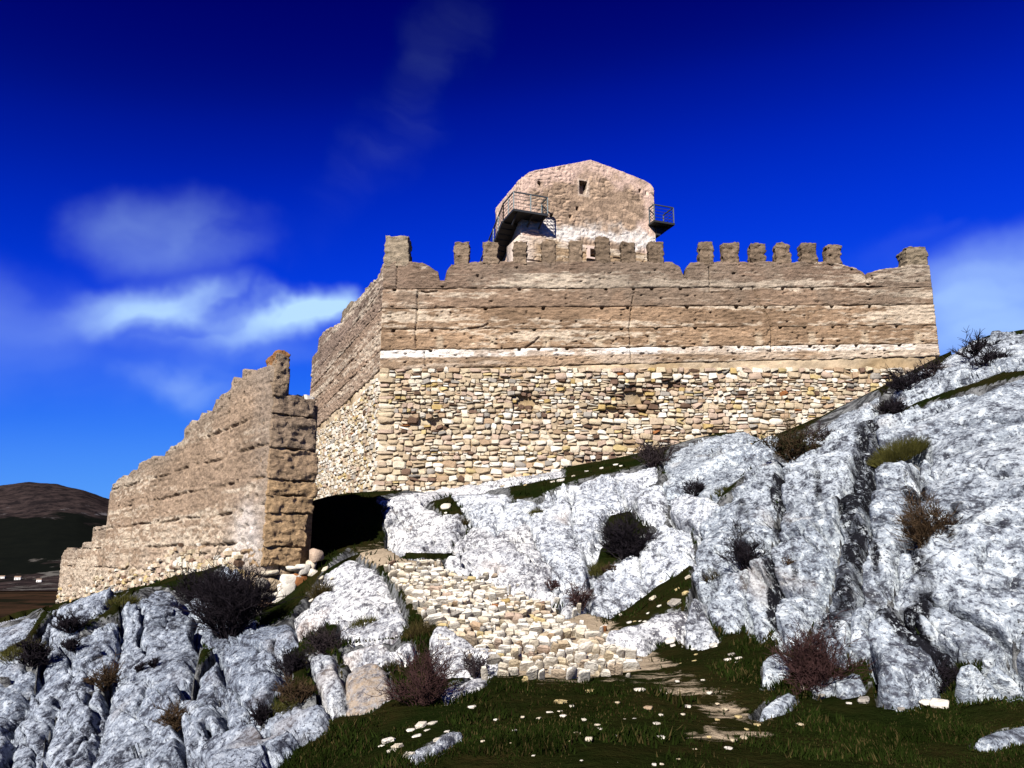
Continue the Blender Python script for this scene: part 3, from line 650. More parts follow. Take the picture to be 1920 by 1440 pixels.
def rough_box(name, c, ax, ay, az_, h, n, amp, colr, mat, parent, seed=0, taper=0.0, roundtop=0.0, worn=0.05):
    """subdivided block with worn faces and edges; az_ is up"""
    Vs, Qs, b = [], [], 0; c, ax, ay, az_ = [np.asarray(q, float) for q in (c, ax, ay, az_)]
    for a in range(3):
        for s in (-1, 1):
            n1, n2 = n[(a + 1) % 3], n[(a + 2) % 3]
            g1, g2 = np.meshgrid(np.linspace(-1, 1, n1 + 1), np.linspace(-1, 1, n2 + 1))
            p = np.zeros((g1.size, 3)); p[:, a] = s; p[:, (a + 1) % 3] = g1.ravel(); p[:, (a + 2) % 3] = g2.ravel()
            q = grid_quads(n2 + 1, n1 + 1, b); Qs.append(q if s > 0 else q[:, ::-1]); Vs.append(p); b += len(p)
    p = np.concatenate(Vs); Q = np.concatenate(Qs)
    key = np.round(p, 4); _, fi, inv = np.unique(key, axis=0, return_index=True, return_inverse=True); p = p[fi]; Q = inv.ravel()[Q]
    l = np.linalg.norm(np.maximum(np.abs(p) - 0.82, 0), axis=1)
    q = p * (1 - worn * np.clip(l / 0.25, 0, 1))[:, None]
    q[:, 0] *= 1 - taper * (q[:, 2] + 1) / 2
    if roundtop: q[:, 2] -= roundtop * np.clip(q[:, 2], 0, 1) * q[:, 0] ** 2
    w = c + q[:, :1] * h[0] * ax + q[:, 1:2] * h[1] * ay + q[:, 2:] * h[2] * az_
    x, y, z = w.T; sx = seed * 3.7
    lam = (fbm(x * .8 + sx, y * .8, z * 9, 3, 12) - .5) * amp * 0.9
    dv = np.stack([fbm(x * 4.5 + sx, y * 4.5, z * 6, 5, 14 + k, .6) - .5 for k in range(3)], 1) * amp * 1.7
    out = (q[:, :1] * ax + q[:, 1:2] * ay); out /= np.linalg.norm(out, axis=1, keepdims=True) + 1e-6
    w = w + dv + out * lam[:, None]
    kf = fbm(x * 2 + sx, y * 2, z * 3, 3, 19)[:, None]
    k2 = fbm(x * 7 + sx, y * 7, z * 9, 4, 23, .6)[:, None]; C = np.asarray(colr) * (0.45 + 0.6 * kf + .6 * k2)
    return mobj(name, w, Q, mat, parent, col=C)

# ------------------------------------------------------------------ the square enclosure
YW = 34.0
A0 = P(712, 700, YW); XR = P(1750, 560, YW)[0]; D1 = np.array([1.0, 0, 0]); N1 = np.array([0, -1.0, 0])
ANG = math.radians(25); D2 = np.array([-math.sin(ANG), math.cos(ANG), 0]); N2 = np.array([-math.cos(ANG), -math.sin(ANG), 0])
LW = XR - A0[0]
castle = tag(thing('castle_wall', (A0[0], YW, 2.3), 'tall crenellated rammed earth castle enclosure on a rubble stone base', 'castle'), kind='thing')
def Zf(v, u=712): return P(u, v, YW)[2]
def tF(u, v=560): return P(u, v, YW)[0] - A0[0]
JL = [Zf(v, 712) for v in (694, 656, 618, 578, 541)]; JR = [Zf(v, 1740) for v in (668, 644, 609, 571, 538)]
def joint(i, t, L_=None): return JL[i] + (JR[i] - JL[i]) * np.clip(t / LW, 0, 1)
TOPF = [(712,500),(740,490),(770,490),(796,495),(812,503),(822,510),(824,524),(834,525),(838,506),(846,494),(900,489),(1000,490),(1100,490),(1244,489),(1262,491),(1276,498),(1281,515),(1285,515),(1287,500),(1296,491),(1340,489),(1480,491),(1560,489),(1590,496),(1612,504),(1619,509),(1621,524),(1626,524),(1628,509),(1650,505),(1690,501),(1700,496),(1750,497)]
topt = np.array([tF(u, 500) for u, v in TOPF]); topz = np.array([Zf(v, u) for u, v in TOPF])
CRACKS = [([(783,548),(782,590),(779,620),(781,650)], 0.035), ([(796,660),(798,690)], 0.03), ([(1412,540),(1425,570),(1443,600),(1447,612),(1447,660)], 0.03), ([(1187,555),(1180,610),(1184,690)], 0.022),
          ([(1330,500),(1331,545)], 0.02), ([(745,490),(743,540)], 0.02), ([(820,545),(800,548),(786,545)], 0.025), ([(880,616),(905,612),(915,606)], 0.03), ([(985,652),(1003,640),(1010,632)], 0.035)]
crk = [([(tF(u, v), Zf(v, u)) for u, v in pts], w) for pts, w in CRACKS]
def earth_disp(T, Z, k, seed=0, jl=None, topweak=True):
    lam = fbm(T * 0.9, 0 * T + seed, Z * 11.0, 5, 5, .62) - .5
    fine = fbm(T * 3.6, 0 * T + seed, Z * 9, 5, 6, .62) - .5
    big = fbm(T * 0.5, 0 * T + seed, Z * 0.7, 3, 7) - .5
    d = 0.065 * lam + 0.115 * fine + 0.05 * big
    pits = np.clip(fbm(T * 4.5, 0 * T + seed, Z * 7.5, 2, 8) - .72, 0, 1); d -= pits * 0.6
    e = np.minimum(k, 1 - k); d -= 0.10 * np.exp(-(e / 0.04) ** 2) * sstep(.36, .62, fbm(T * 1.1, 0 * T, Z * .2 + seed, 3, 9))
    return d
def earth_col(T, Z, k, D, base, seed=0):
    b1 = fbm(T * 0.12, 0 * T + seed, Z * 2.2, 4, 25); b2 = fbm(T * 2.2, 0 * T + seed, Z * 9, 5, 26, .65); b3 = fbm(T * .5, 0 * T + seed, Z * .6, 3, 27)
    c = np.array(base)[None, None] * np.array((.90, .885, .96)) * (0.62 + 0.62 * b3[..., None])
    c = c * (0.62 + 0.76 * b2[..., None])
    lime = sstep(0.555, 0.68, b1 * 0.55 + b2 * 0.5 + .03 * sstep(8, 16, T))[..., None]
    c = c * (1 - lime * 0.55) + np.array((.86, .74, .58)) * lime * 0.55
    return c
def front_disp(ci):
    holes = [h_ for h_ in (rng.uniform(0.2, 1.1) + j * 1.3 for j in range(18)) if rng.random() < .55]
    def f(T, Z, k):
        d = earth_disp(T, Z, k, ci * 3.1)
        for pts, w in crk:
            dd = line_d(pts, T + 0.05 * (fbm(T * 6, 0 * T, Z * 6, 2, 44) - .5), Z); d -= 0.16 * np.exp(-(dd / w) ** 2)
        zt = joint(ci + 1, T) if ci < 4 else None
        if zt is not None:
            for h in holes: d -= 0.30 * np.exp(-(((T - h) / 0.07) ** 4 + ((Z - zt + 0.05) / 0.06) ** 4))
        return d
    return f
BASES = [(.47, .335, .205), (.44, .30, .175), (.41, .28, .165), (.37, .26, .165), (.315, .225, .15)]
tt = np.linspace(0, LW, 680)
zb0 = None
for ci in range(5):
    zb = joint(ci, tt) + 0.004; zt = (joint(ci + 1, tt) - 0.004) if ci < 4 else np.interp(tt, topt, topz) + 0.10 * (fbm(tt * 4, 0 * tt, 0 * tt, 3, 66) - .5)
    def colf(T, Z, k, D, ci=ci):
        c = earth_col(T, Z, k, D, BASES[ci], ci * 5.0)
        if ci == 0:                                      # white lime band under the second course
            m = sstep(0.52, 0.66, k + 0 * T) * (0.45 + 1.5 * (fbm(T * .45, 0 * T, Z * 1.2, 3, 91) - .2)) * (.25 + .75 * sstep(.36, .52, fbm(T * 1.6, 0 * T, Z * 3, 3, 93))); m = np.clip(m, 0, 1)[..., None]
            c = c * (1 - m) + np.array((1.05, .98, .90)) * m
            m = (sstep(.52, .62, fbm(T * .28, 0 * T, Z * 2.5, 3, 92)) * 0.5)[..., None]; c = c * (1 - m) + np.array((.68, .56, .44)) * m
        if ci == 1:
            for h in np.arange(2.6, LW, 2.35):
                m = (np.exp(-((T - h) / 0.16) ** 4) * sstep(.0, .05, k) * (1 - sstep(.55, .8, k)) * 0.65)[..., None]; c = c * (1 - m) + np.array((.66, .53, .38)) * m
        if ci >= 3:
            m = (sstep(.45, .62, fbm(T * .7, 0 * T, Z * .9, 3, 95)) * 0.45)[..., None]; c = c * (1 - m) + np.array((.24, .19, .145)) * m
        return c
    panel('earth_course', A0, D1, N1, tt, zb, zt, 36 if ci < 4 else 46, 0.62 if ci == 4 else 1.4, front_disp(ci), colf, M_EARTH, castle)
# merlons
MER = [(852,880,452),(905,935,452),(962,988,451),(1016,1042,450),(1067,1093,450),(1117,1144,441),(1165,1192,452),(1216,1244,452),(1311,1338,452),(1355,1387,453),(1407,1436,454),(1455,1483,455),(1503,1532,455),(1549,1578,457)]
for i, (a, b, top) in enumerate(MER):
    zc0, zc1 = Zf(496, a), Zf(top, a); xa, xb = P(a, 470, YW)[0], P(b, 470, YW)[0]
    rough_box('merlon', ((xa + xb) / 2, YW + 0.27, (zc0 + zc1) / 2), D1, (0, 1, 0), UP, ((xb - xa) / 2, 0.27, (zc1 - zc0) / 2), (16, 8, 26), 0.125, np.array((.225, .165, .115)) * rng.uniform(.85, 1.15), M_EARTH, castle, seed=i, roundtop=0.18 if i == 5 else 0.05)
for a, b, top, cc in ((719, 768, 441, (.33, .265, .19)), (1698, 1739, 462, (.27, .215, .15))):
    zc0, zc1 = Zf(500, a), Zf(top, a); xa, xb = P(a, 470, YW)[0], P(b, 470, YW)[0]
    rough_box('merlon', ((xa + xb) / 2, YW + 0.5, (zc0 + zc1) / 2), D1, (0, 1, 0), UP, ((xb - xa) / 2, 0.5, (zc1 - zc0) / 2), (20, 14, 26), 0.11, cc, M_EARTH, castle, seed=30 + a, taper=0.06)
# left flank of the enclosure
LS = on_plane(584, 690, A0, D2)[0]
TOPS = [(716,498),(706,520),(694,532),(680,548),(660,572),(652,584),(640,603),(622,612),(606,622),(598,633),(596,655),(590,664),(584,668)]
ts = np.array([on_plane(u, v, A0, D2) for u, v in TOPS]); o_ = np.argsort(ts[:, 0]); ts = ts[o_]
ts[0, 0] = 0.0
tsd = np.linspace(0.02, LS, 300)
jS = [on_plane(602, v, A0, D2)[1] for v in (800, 770, 740, 712, 690)]
def jointS(i, t): return JL[i] + (jS[i] - JL[i]) * t / LS
for ci in range(5):
    zb = jointS(ci, tsd) + 0.004; zt = (jointS(ci + 1, tsd) - 0.004) if ci < 4 else np.maximum(np.interp(tsd, ts[:, 0], ts[:, 1]) + 0.22 * (fbm(tsd * 3.2, 0 * tsd, 0 * tsd, 3, 67) - .5), zb + .1)
    panel('earth_course', A0, D2, N2, tsd, zb, zt, 34 if ci < 4 else 44, 0.62 if ci == 4 else 1.3, lambda T, Z, k, ci=ci: earth_disp(T, Z, k, 40 + ci * 3), lambda T, Z, k, D, ci=ci: earth_col(T, Z, k, D, (np.array(BASES[ci]) * .75 + np.array((.50, .41, .34)) * .25), 60 + ci * 5), M_EARTH, castle)
for (a, b, top, bot) in ((638, 656, 576, 606),):
    t0, z0 = on_plane(a, bot, A0, D2); t1, _ = on_plane(b, bot, A0, D2); zt_ = on_plane((a + b) / 2, top, A0, D2)[1]
    c = A0 + D2 * (t0 + t1) / 2 - N2 * 0.3; rough_box('merlon', (c[0], c[1], (z0 + zt_) / 2), D2, -N2, UP, (abs(t0 - t1) / 2, 0.3, (zt_ - z0) / 2), (16, 8, 18), 0.10, (.25, .2, .15), M_EARTH, castle, seed=77)
# far flanks (hidden side and back of the square)
B1 = A0 + D1 * LW; tb = np.linspace(0.05, 12, 60)
panel('earth_course', B1, np.array([0.08, 1, 0]), np.array([1, -0.08, 0]), tb, 0 * tb + 3.5, 0 * tb + np.interp(LW, topt, topz), 40, 1.2, lambda T, Z, k: earth_disp(T, Z, k, 90), lambda T, Z, k, D: earth_col(T, Z, k, D, BASES[2], 91), M_EARTH, castle)
# rubble base: mortar core and stones
def core_col(T, Z, k, D):
    n = fbm(T * 1.5, 0 * T, Z * 2.5, 4, 33)[..., None]; n2 = fbm(T * .35, 0 * T, Z * .5, 3, 34)[..., None]
    return np.array((.60, .47, .32)) * (0.55 + 0.8 * n) * (1 - .45 * sstep(.5, .66, n2)) + np.array((.10, .05, 0)) * sstep(.5, .7, n2)
HOLES = [(tF(u, v), Zf(v, u), r) for u, v, r in ((1190, 745, .55), (1215, 768, .4), (815, 795, .35), (985, 752, .4), (1150, 772, .3), (1262, 722, .3))]
def core_disp(T, Z, k):
    d = -0.07 + 0.14 * (fbm(T * 2.5, 0 * T, Z * 3, 4, 35) - .5)
    for a, b, r in HOLES: d -= 0.30 * np.exp(-(((T - a) / (r * 1.8)) ** 2 + ((Z - b) / r) ** 2))
    return d
tc_ = np.linspace(0, LW, 330); xg = A0[0] + tc_
core1 = panel('rubble_core', A0, D1, N1, tc_, np.minimum(gz(xg, YW + 0 * xg) - 0.8, joint(0, tc_) - .3), joint(0, tc_), 90, 1.4, core_disp, core_col, M_STONE, castle)
tc2 = np.linspace(0.02, LS, 120); pg = A0[:2] + tc2[:, None] * D2[:2]
core2 = panel('rubble_core', A0, D2, N2, tc2, gz(pg[:, 0], pg[:, 1]) - 0.8, jointS(0, tc2), 70, 1.3, lambda T, Z, k: -0.07 + 0.16 * (fbm(T * 2.5, 0 * T, Z * 3, 4, 36) - .5) - 0.5 * np.clip(fbm(T * 1.6, 0 * T, Z * 1.4, 2, 38) - .66, 0, 1) * 3 * (k > .35), lambda T, Z, k, D: core_col(T, Z, k, D) * 1.12 + .02, M_STONE, castle)
def lay_stones(A, d, n, t0, t1, ztop, zbot, hr, ar, weights, quoin=False, prot=(0.0, 0.09), skip=None, small_top=0.0):
    out = []; pw = weights / weights.sum(); z = zbot
    while z < ztop + 0.1:
        h = rng.uniform(*hr); t = t0 - rng.uniform(0, .2)
        if quoin: t = t0
        first = True
        while t < t1:
            w = h * rng.uniform(*ar); hh = h * rng.uniform(.66, 1.16)
            if quoin and first: w = rng.choice([.42, .68]); hh = h * 1.02
            split = rng.random() < .22 and not (quoin and first)
            subs = [(z + h * .26, hh * .5), (z + h * .77, hh * .46)] if split else [(z + h / 2 + rng.uniform(-.2, .2) * h, hh)]
            for zc, hz in subs:
                x = t + w / 2; cc = rng.choice(len(PAL), p=pw)
                if quoin and first: cc = rng.choice([1, 3, 4, 5, 6])
                sink = 0
                if skip is not None:
                    sk = skip(x, zc)
                    if sk == 2: continue
                    if sk == 1: cc = rng.choice([4, 9, 10, 13, 7, 3]); sink = .16
                if small_top and zc > ztop - small_top and rng.random() < .55: continue
                a = rng.normal(0, .13 if not (quoin and first) else .01); ex, ez = rot2(d, UP, a)
                dep = rng.uniform(.13, .2); pr = rng.uniform(*prot) - sink
                p = A + d * x + UP * zc + n * (pr - dep)
                out.append((frame(ex, -n, ez, (w * .52, dep, hz * .53), p), int(rng.integers(len(SHAPES))), int(cc), w * hz / ((p[1]) ** 2) * abs(n[1]), x, zc))
            t += w * 1.01; first = False
        z += h * .985
    return out
def skipF(x, z):
    if z > joint(0, np.array(x)) - .02: return 2
    if z < gz(A0[0] + x, YW - .2) - .25: return 2
    for a, b, r in HOLES:
        q = ((x - a) / (r * 1.7)) ** 2 + ((z - b) / r) ** 2
        if q < .25 and rng.random() < .75: return 2
        if q < 1.0: return 1
    return 0
A0h = np.array([A0[0], A0[1], 0.0])
sf = lay_stones(A0h, D1, N1, 0.0, LW, JL[0] - .05, 1.6, (.15, .30), (.9, 2.1), PW_WALL, True, skip=skipF)
def skipS(x, z):
    if z > jointS(0, np.array(x)) - .05 - 0.5 * fbm(x, 0, z, 1, 3): return 2
    q = A0[:2] + x * D2[:2]
    if z < gz(q[0], q[1]) - .25: return 2
    return 2 if rng.random() < .12 else 0
ss = lay_stones(A0h, D2, N2, 0.15, LS, JL[0], 1.0, (.16, .28), (1.0, 2.0), np.array([20,16,16,12,8,5,5,1,3,.5,.5,.3,3,3.]), False, (0.0, .06), skip=skipS)
allst = [(s, core1) for s in sf] + [(s, core2) for s in ss]
allst.sort(key=lambda q: -q[0][3])
for s, par in allst[:300]: place_stone(s[0], s[1], s[2], par)
rest1 = [s[:3] for s, par in allst[300:] if par is core1]; rest2 = [s[:3] for s, par in allst[300:] if par is core2]
if rest1: join_stones('small_stones', rest1, core1)
if rest2: join_stones('small_stones', rest2, core2)

# ------------------------------------------------------------------ tower behind the wall
AT = math.radians(21); TA = np.array([math.cos(AT), math.sin(AT), 0]); TB = np.array([-math.sin(AT), math.cos(AT), 0])
C0 = P(979, 420, 42.0); C0h = np.array([C0[0], C0[1], 0.0])
TW = on_plane(1227, 390, C0, TA)[0]
TD = on_plane(929, 400, C0, TB)[0]
z_of = lambda u, v: on_plane(u, v, C0, TA)[1]
tower = thing('tower', (C0[0] + 3, C0[1] + 3, 5.0), 'gabled pinkish stone keep tower rising behind the crenellated wall', 'tower')
GAB = [(979,338),(984,329),(992,323),(1002,320),(1050,311),(1107,300),(1150,315),(1190,331),(1208,338),(1220,345),(1226,354)]
gt = np.array([on_plane(u, v, C0, TA) for u, v in GAB]); gt[0, 0] = 0; gt[-1, 0] = TW
ZE = gt[1, 1]; ZLO = z_of(1100, 462)
WIN = [(1087, 1101, 339, 365, True), (1101, 1117, 470, 488, False)]
def win_rect(w):
    t0, z1 = on_plane(w[0], w[2], C0, TA); t1, z0 = on_plane(w[1], w[3], C0, TA); return t0, t1, z0, z1
def tower_disp(T, Z, k, seed=0, wins=True):
    f1, f2, _ = worley(T * 2.7 + 30 + seed + .9 * fbm(T * 2, 0 * T, Z * 2, 2, 74), Z * 4.0 + .9 * fbm(T * 2, 0 * T + 5, Z * 2, 2, 76), 4)
    pw_ = sstep(.40, .60, fbm(T * .8 + seed, 0 * T, Z * .8, 3, 73))
    d = 0.045 * pw_ * np.clip((f2 - f1) * 1.6, 0, 1) + 0.09 * (fbm(T * 3.5, 0 * T + seed, Z * 3.5, 5, 71, .6) - .5)
    if wins:
        for w in WIN[:1]:
            a, b, c, e = win_rect(w); taper = np.where(Z < c + (e - c) * .55, (b - a) * .28 * (1 - np.clip((Z - c) / ((e - c) * .55), 0, 1)), 0) if w[4] else 0
            m = sstep(a - .03, a + .03, T) * (1 - sstep(b - .03 - taper, b + .03 - taper, T)) * sstep(c - .03, c + .03, Z) * (1 - sstep(e - .03, e + .03, Z)); d = d * (1 - m) - 2.4 * m
        for u, v in ((1011, 343), (1013, 345), (1200, 358), (1213, 362), (1034, 405), (1070, 406), (1083, 391)):
            a, c = on_plane(u, v, C0, TA); d -= .3 * np.exp(-(((T - a) / .08) ** 4 + ((Z - c) / .1) ** 4))
    return d
def tower_col(T, Z, k, D, seed=0, side=False):
    f1, f2, idv = worley(T * 2.7 + 30 + seed + .9 * fbm(T * 2, 0 * T, Z * 2, 2, 74), Z * 4.0 + .9 * fbm(T * 2, 0 * T + 5, Z * 2, 2, 76), 4)
    stone = np.array((.47, .335, .235))[None, None] * (.60 + .7 * idv[..., None])
    joint_ = sstep(.02, .14, f2 - f1)[..., None]; stone = stone * (.72 + .28 * joint_)
    pk = np.array((.80, .58, .48)); wh = np.array((.86, .79, .72))
    edge = np.minimum(np.minimum(T, (TD if side else TW) - T), np.interp(T, gt[:, 0], gt[:, 1]) - Z) if not side else np.minimum(T, ZE - Z)
    n = fbm(T * 1.3 + seed, 0 * T, Z * 1.3, 4, 72); pm = (1 - sstep(.15, 1.5, edge + (n - .5) * 2.6))[..., None] * .8
    if side: pm = np.maximum(pm, .7)
    c = stone * (1 - pm) + pk * pm
    zb = z_of(1100, 437); m = np.exp(-((Z - zb + (n - .5) * 1.6) / .45) ** 2)[..., None]; m = np.clip(m * 1.3, 0, 1)
    c = c * (1 - m) + wh * m
    for w in WIN[:1]:
        if side: break
        a, b, e, f = win_rect(w); q = np.maximum(np.abs(T - (a + b) / 2) - (b - a) / 2, np.abs(Z - (e + f) / 2) - (f - e) / 2)
        m = (1 - sstep(.05, .22, q))[..., None] * .7; c = c * (1 - m) + np.array((.72, .58, .47)) * m
    return np.where((D < -.25)[..., None], np.array((.03, .025, .02)), c)  # deep recess faces painted near-black, interior darkness put into the colour
tt2 = np.linspace(0, TW, 300)
panel('front_wall', C0h, TA, -TB, tt2, 0 * tt2 + ZLO - .4, np.interp(tt2, gt[:, 0], gt[:, 1]), 240, .5, tower_disp, tower_col, M_PLASTER, tower)
ts2 = np.linspace(0.01, TD, 140)
panel('side_wall', C0h, TB, -TA, ts2, 0 * ts2 + ZLO - 3, 0 * ts2 + ZE - .12, 160, .5, lambda T, Z, k: tower_disp(T, Z, k, 9, False), lambda T, Z, k, D: tower_col(T, Z, k, D, 9, True), M_PLASTER, tower)
panel('side_wall', C0h + TA * TW, TB, TA, ts2[::3], 0 * ts2[::3] + ZLO - 3, 0 * ts2[::3] + gt[-1, 1] - .1, 80, .5, lambda T, Z, k: tower_disp(T, Z, k, 19, False), lambda T, Z, k, D: tower_col(T, Z, k, D, 19, True), M_PLASTER, tower)
panel('back_wall', C0h + TB * TD, TA, TB, tt2[::4], 0 * tt2[::4] + ZLO - 3, np.interp(tt2[::4], gt[:, 0], gt[:, 1]) - .05, 40, .5, lambda T, Z, k: tower_disp(T, Z, k, 29, False), lambda T, Z, k, D: tower_col(T, Z, k, D, 29, True), M_PLASTER, tower)
M_ROOF = simple_mat('roof_render', (.62, .48, .40), .9, .2, 4)
ia = 5
for i0, i1 in ((0, ia), (ia, len(gt) - 1)):
    V, F = [], []
    for i in range(i0, i1 + 1):
        for bq in (0.12, TD - .05):
            for dz in (-.03, -.25): V.append(C0h + TA * gt[i, 0] + TB * bq + UP * (gt[i, 1] + dz))
    for i in range(i1 - i0):
        b = i * 4
        F += [[b, b + 4, b + 6, b + 2], [b + 1, b + 3, b + 7, b + 5], [b, b + 1, b + 5, b + 4], [b + 2, b + 6, b + 7, b + 3]]
    mobj('roof', np.array(V), np.array(F), M_ROOF, tower, smooth=False)
# lower storey of yellow earth, a little wider
TX0, TX1 = -.25, on_plane(1237, 445, C0, TA)[0]
tl = np.linspace(TX0, TX1, 240); ZL0 = z_of(1100, 560)
wl = win_rect(WIN[1])
def low_disp(T, Z, k):
    d = earth_disp(T, Z, k, 33) * .8
    for zj in np.arange(ZL0, ZLO, .88): d -= .09 * np.exp(-((Z - zj) / .04) ** 2) * (fbm(T * 1.5, 0 * T, 0 * T + zj, 2, 4) > .42)
    a, b, c, e = wl; m = sstep(a - .03, a + .03, T) * (1 - sstep(b - .03, b + .03, T)) * sstep(c - .03, c + .03, Z) * (1 - sstep(e - .03, e + .03, Z))
    return d * (1 - m) - 2.4 * m
def low_col(T, Z, k, D):
    c = earth_col(T, Z, k, D, (.52, .37, .21), 70); zb = z_of(1100, 448)
    m = np.clip(sstep(-.9, .5, Z - zb + (fbm(T * 1.1, 0 * T, Z * 1.1, 3, 75) - .5) * 2.2), 0, 1)[..., None] * .85
    m2 = (1 - sstep(.3, 1.3, np.minimum(T - TX0, TX1 - T)))[..., None] * .8; m = np.maximum(m, m2)
    return np.where((D < -.4)[..., None], np.array((.03, .025, .02)), c * (1 - m) + np.array((.84, .70, .60)) * m)  # window recess coloured near-black to stand for the shade inside
panel('lower_wall', C0h - TB * .22, TA, -TB, tl, 0 * tl + ZL0, 0 * tl + ZLO, 150, 2.0, low_disp, low_col, M_PLASTER, tower)
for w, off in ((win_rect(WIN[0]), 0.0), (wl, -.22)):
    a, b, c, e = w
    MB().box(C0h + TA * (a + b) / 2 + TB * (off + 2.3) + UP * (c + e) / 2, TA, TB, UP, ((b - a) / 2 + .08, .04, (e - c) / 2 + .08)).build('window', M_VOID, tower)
M_FR = simple_mat('pale_window_surround', (.78, .60, .50), .85, .1)
a, b, c, e = wl; fr = MB()
for p, h in ((((a + b) / 2, e + .07), ((b - a) / 2 + .22, .07)), ((a - .09, (c + e) / 2), (.08, (e - c) / 2)), ((b + .06, (c + e) / 2), (.05, (e - c) / 2)), (((a + b) / 2, c - .05), ((b - a) / 2 + .2, .05))):
    q = MB().box(C0h + TA * p[0] - TB * .30 + UP * p[1], TA, TB, UP, (h[0], .1, h[1])); q.build('window_surround', M_FR, tower)
# steel balconies and stair
ZP = P(965, 398, 41.3)[2]
def railing(pts, parent, hgt=1.0, n_int=4, skip_post=()):
    for i, (p, q) in enumerate(zip(pts[:-1], pts[1:])):
        p, q = np.array(p), np.array(q); l = np.linalg.norm(q - p)
        for r in range(n_int + 1):
            z = hgt * (r + 1) / (n_int + 1); MB().bar(p + UP * z, q + UP * z, .032 if r == n_int else .011).build('rail', M_METAL, parent)
        k = max(1, int(round(l / .95)))
        for j in range(k + (1 if i == len(pts) - 2 else 0)):
            s = p + (q - p) * j / k; MB().bar(s, s + UP * hgt, .030).build('post', M_METAL, parent)
def loc(a, b, z): return C0h + TA * a + TB * b + UP * z
bal = thing('steel_stair', loc(0, -.5, ZP), 'dark steel stair and landing wrapped round the left corner of the tower', 'stair')
MB().box(loc(.15, -.48, ZP - .06), TA, TB, UP, (1.05, .47, .06)).build('landing', M_DECK, bal)
MB().box(loc(-.47, .35, ZP - .06), TA, TB, UP, (.43, .355, .06)).build('landing', M_DECK, bal)
railing([loc(1.17, -.08, ZP), loc(1.17, -.92, ZP), loc(-.87, -.92, ZP), loc(-.87, .7, ZP)], bal)
SL = TD + 2.2; SDROP = 3.4
for i in range(18):
    f = (i + .5) / 18; MB().box(loc(-.47, .75 + f * SL, ZP - .06 - f * SDROP), TA, TB, UP, (.40, .25, .04)).build('tread', M_DECK, bal)
MB().box(loc(-.47, .75 + SL / 2, ZP - .17 - SDROP / 2), TA, (TB * SL - UP * SDROP) / math.hypot(SL, SDROP), np.cross(TA, (TB * SL - UP * SDROP) / math.hypot(SL, SDROP)), (.36, math.hypot(SL, SDROP) / 2, .012)).build('soffit', M_DECK, bal)
for a in (-.87, -.07): MB().bar(loc(a, .7, ZP - .10), loc(a, .75 + SL, ZP - .12 - SDROP), .07).build('stringer', M_DECK, bal)
railing([loc(-.87, .7, ZP), loc(-.87, .75 + SL, ZP - SDROP)], bal, n_int=4)
for a in (-.6, .3, 1.0): MB().bar(loc(a, .0, ZP - .55), loc(a, -.85, ZP - .1), .04).build('bracket', M_DECK, bal)
ZP2 = on_plane(1228, 422, C0, TA)[1]
bal2 = thing('steel_balcony', loc(TW, -.5, ZP2), 'small dark steel balcony at the right corner of the tower', 'balcony')
MB().box(loc(TW + .25, -.05, ZP2 - .06), TA, TB, UP, (.72, .62, .06)).build('deck', M_DECK, bal2)
railing([loc(TW - .42, -.05, ZP2), loc(TW - .42, -.63, ZP2), loc(TW + .92, -.63, ZP2), loc(TW + .92, .5, ZP2)], bal2)
for i, (wd, dz) in enumerate(((.75, .19), (.5, .40), (.25, .60))): MB().box(loc(TW + wd / 2, .15, ZP2 - dz), TA, TB, UP, (wd / 2, .3, .095)).build('bracket', M_DECK, bal2)

# ------------------------------------------------------------------ long outer wall, broken off near the viewer
Nn = P(498, 900, 22.0); Fn = P(205, 980, 38.0); WD = np.array([Fn[0] - Nn[0], Fn[1] - Nn[1], 0]); WD /= np.linalg.norm(WD); WN = np.array([-WD[1], WD[0], 0])
if WN[1] > 0: WN = -WN
Nh = np.array([Nn[0], Nn[1], 0.0])
outer = tag(thing('outer_wall', (Nn[0], Nn[1], -1.8), 'long ruined rammed earth wall descending to the left, broken off at its near end', 'wall'), kind='thing')
TOPO = [(512,690),(505,682),(490,690),(480,700),(455,705),(437,715),(432,738),(415,750),(400,760),(397,780),(385,779),(370,785),(350,808),(330,830),(316,845),(300,855),(285,861),(268,870),(240,888),(212,908),(206,925),(204,978),(203,986),(176,990),(173,1018),(150,1022),(148,1030),(122,1033),(112,1046)]
to = np.array([on_plane(u, v, Nn, WD) for u, v in TOPO]); to[:, 0] = np.maximum.accumulate(to[:, 0]) + np.arange(len(to)) * 1e-4
T0, T1 = 0.10, on_plane(111, 1080, Nn, WD)[0]
LO = T1
tw = T0 + (T1 - T0) * np.linspace(0, 1, 520) ** 1.5
pg = Nh[:2] + tw[:, None] * WD[:2]
ztw = np.interp(tw, to[:, 0], to[:, 1]) + .14 * (fbm(tw * 2.6, 0 * tw, 0 * tw, 3, 81) - .5) + .34 * (_h(np.floor(tw / .85).astype(np.int64), 0 * tw.astype(np.int64), 0 * tw.astype(np.int64), 5) - .5) * (tw > 1.2)
zbw = np.minimum(gz(pg[:, 0], pg[:, 1]) - 1.0, ztw - .6)
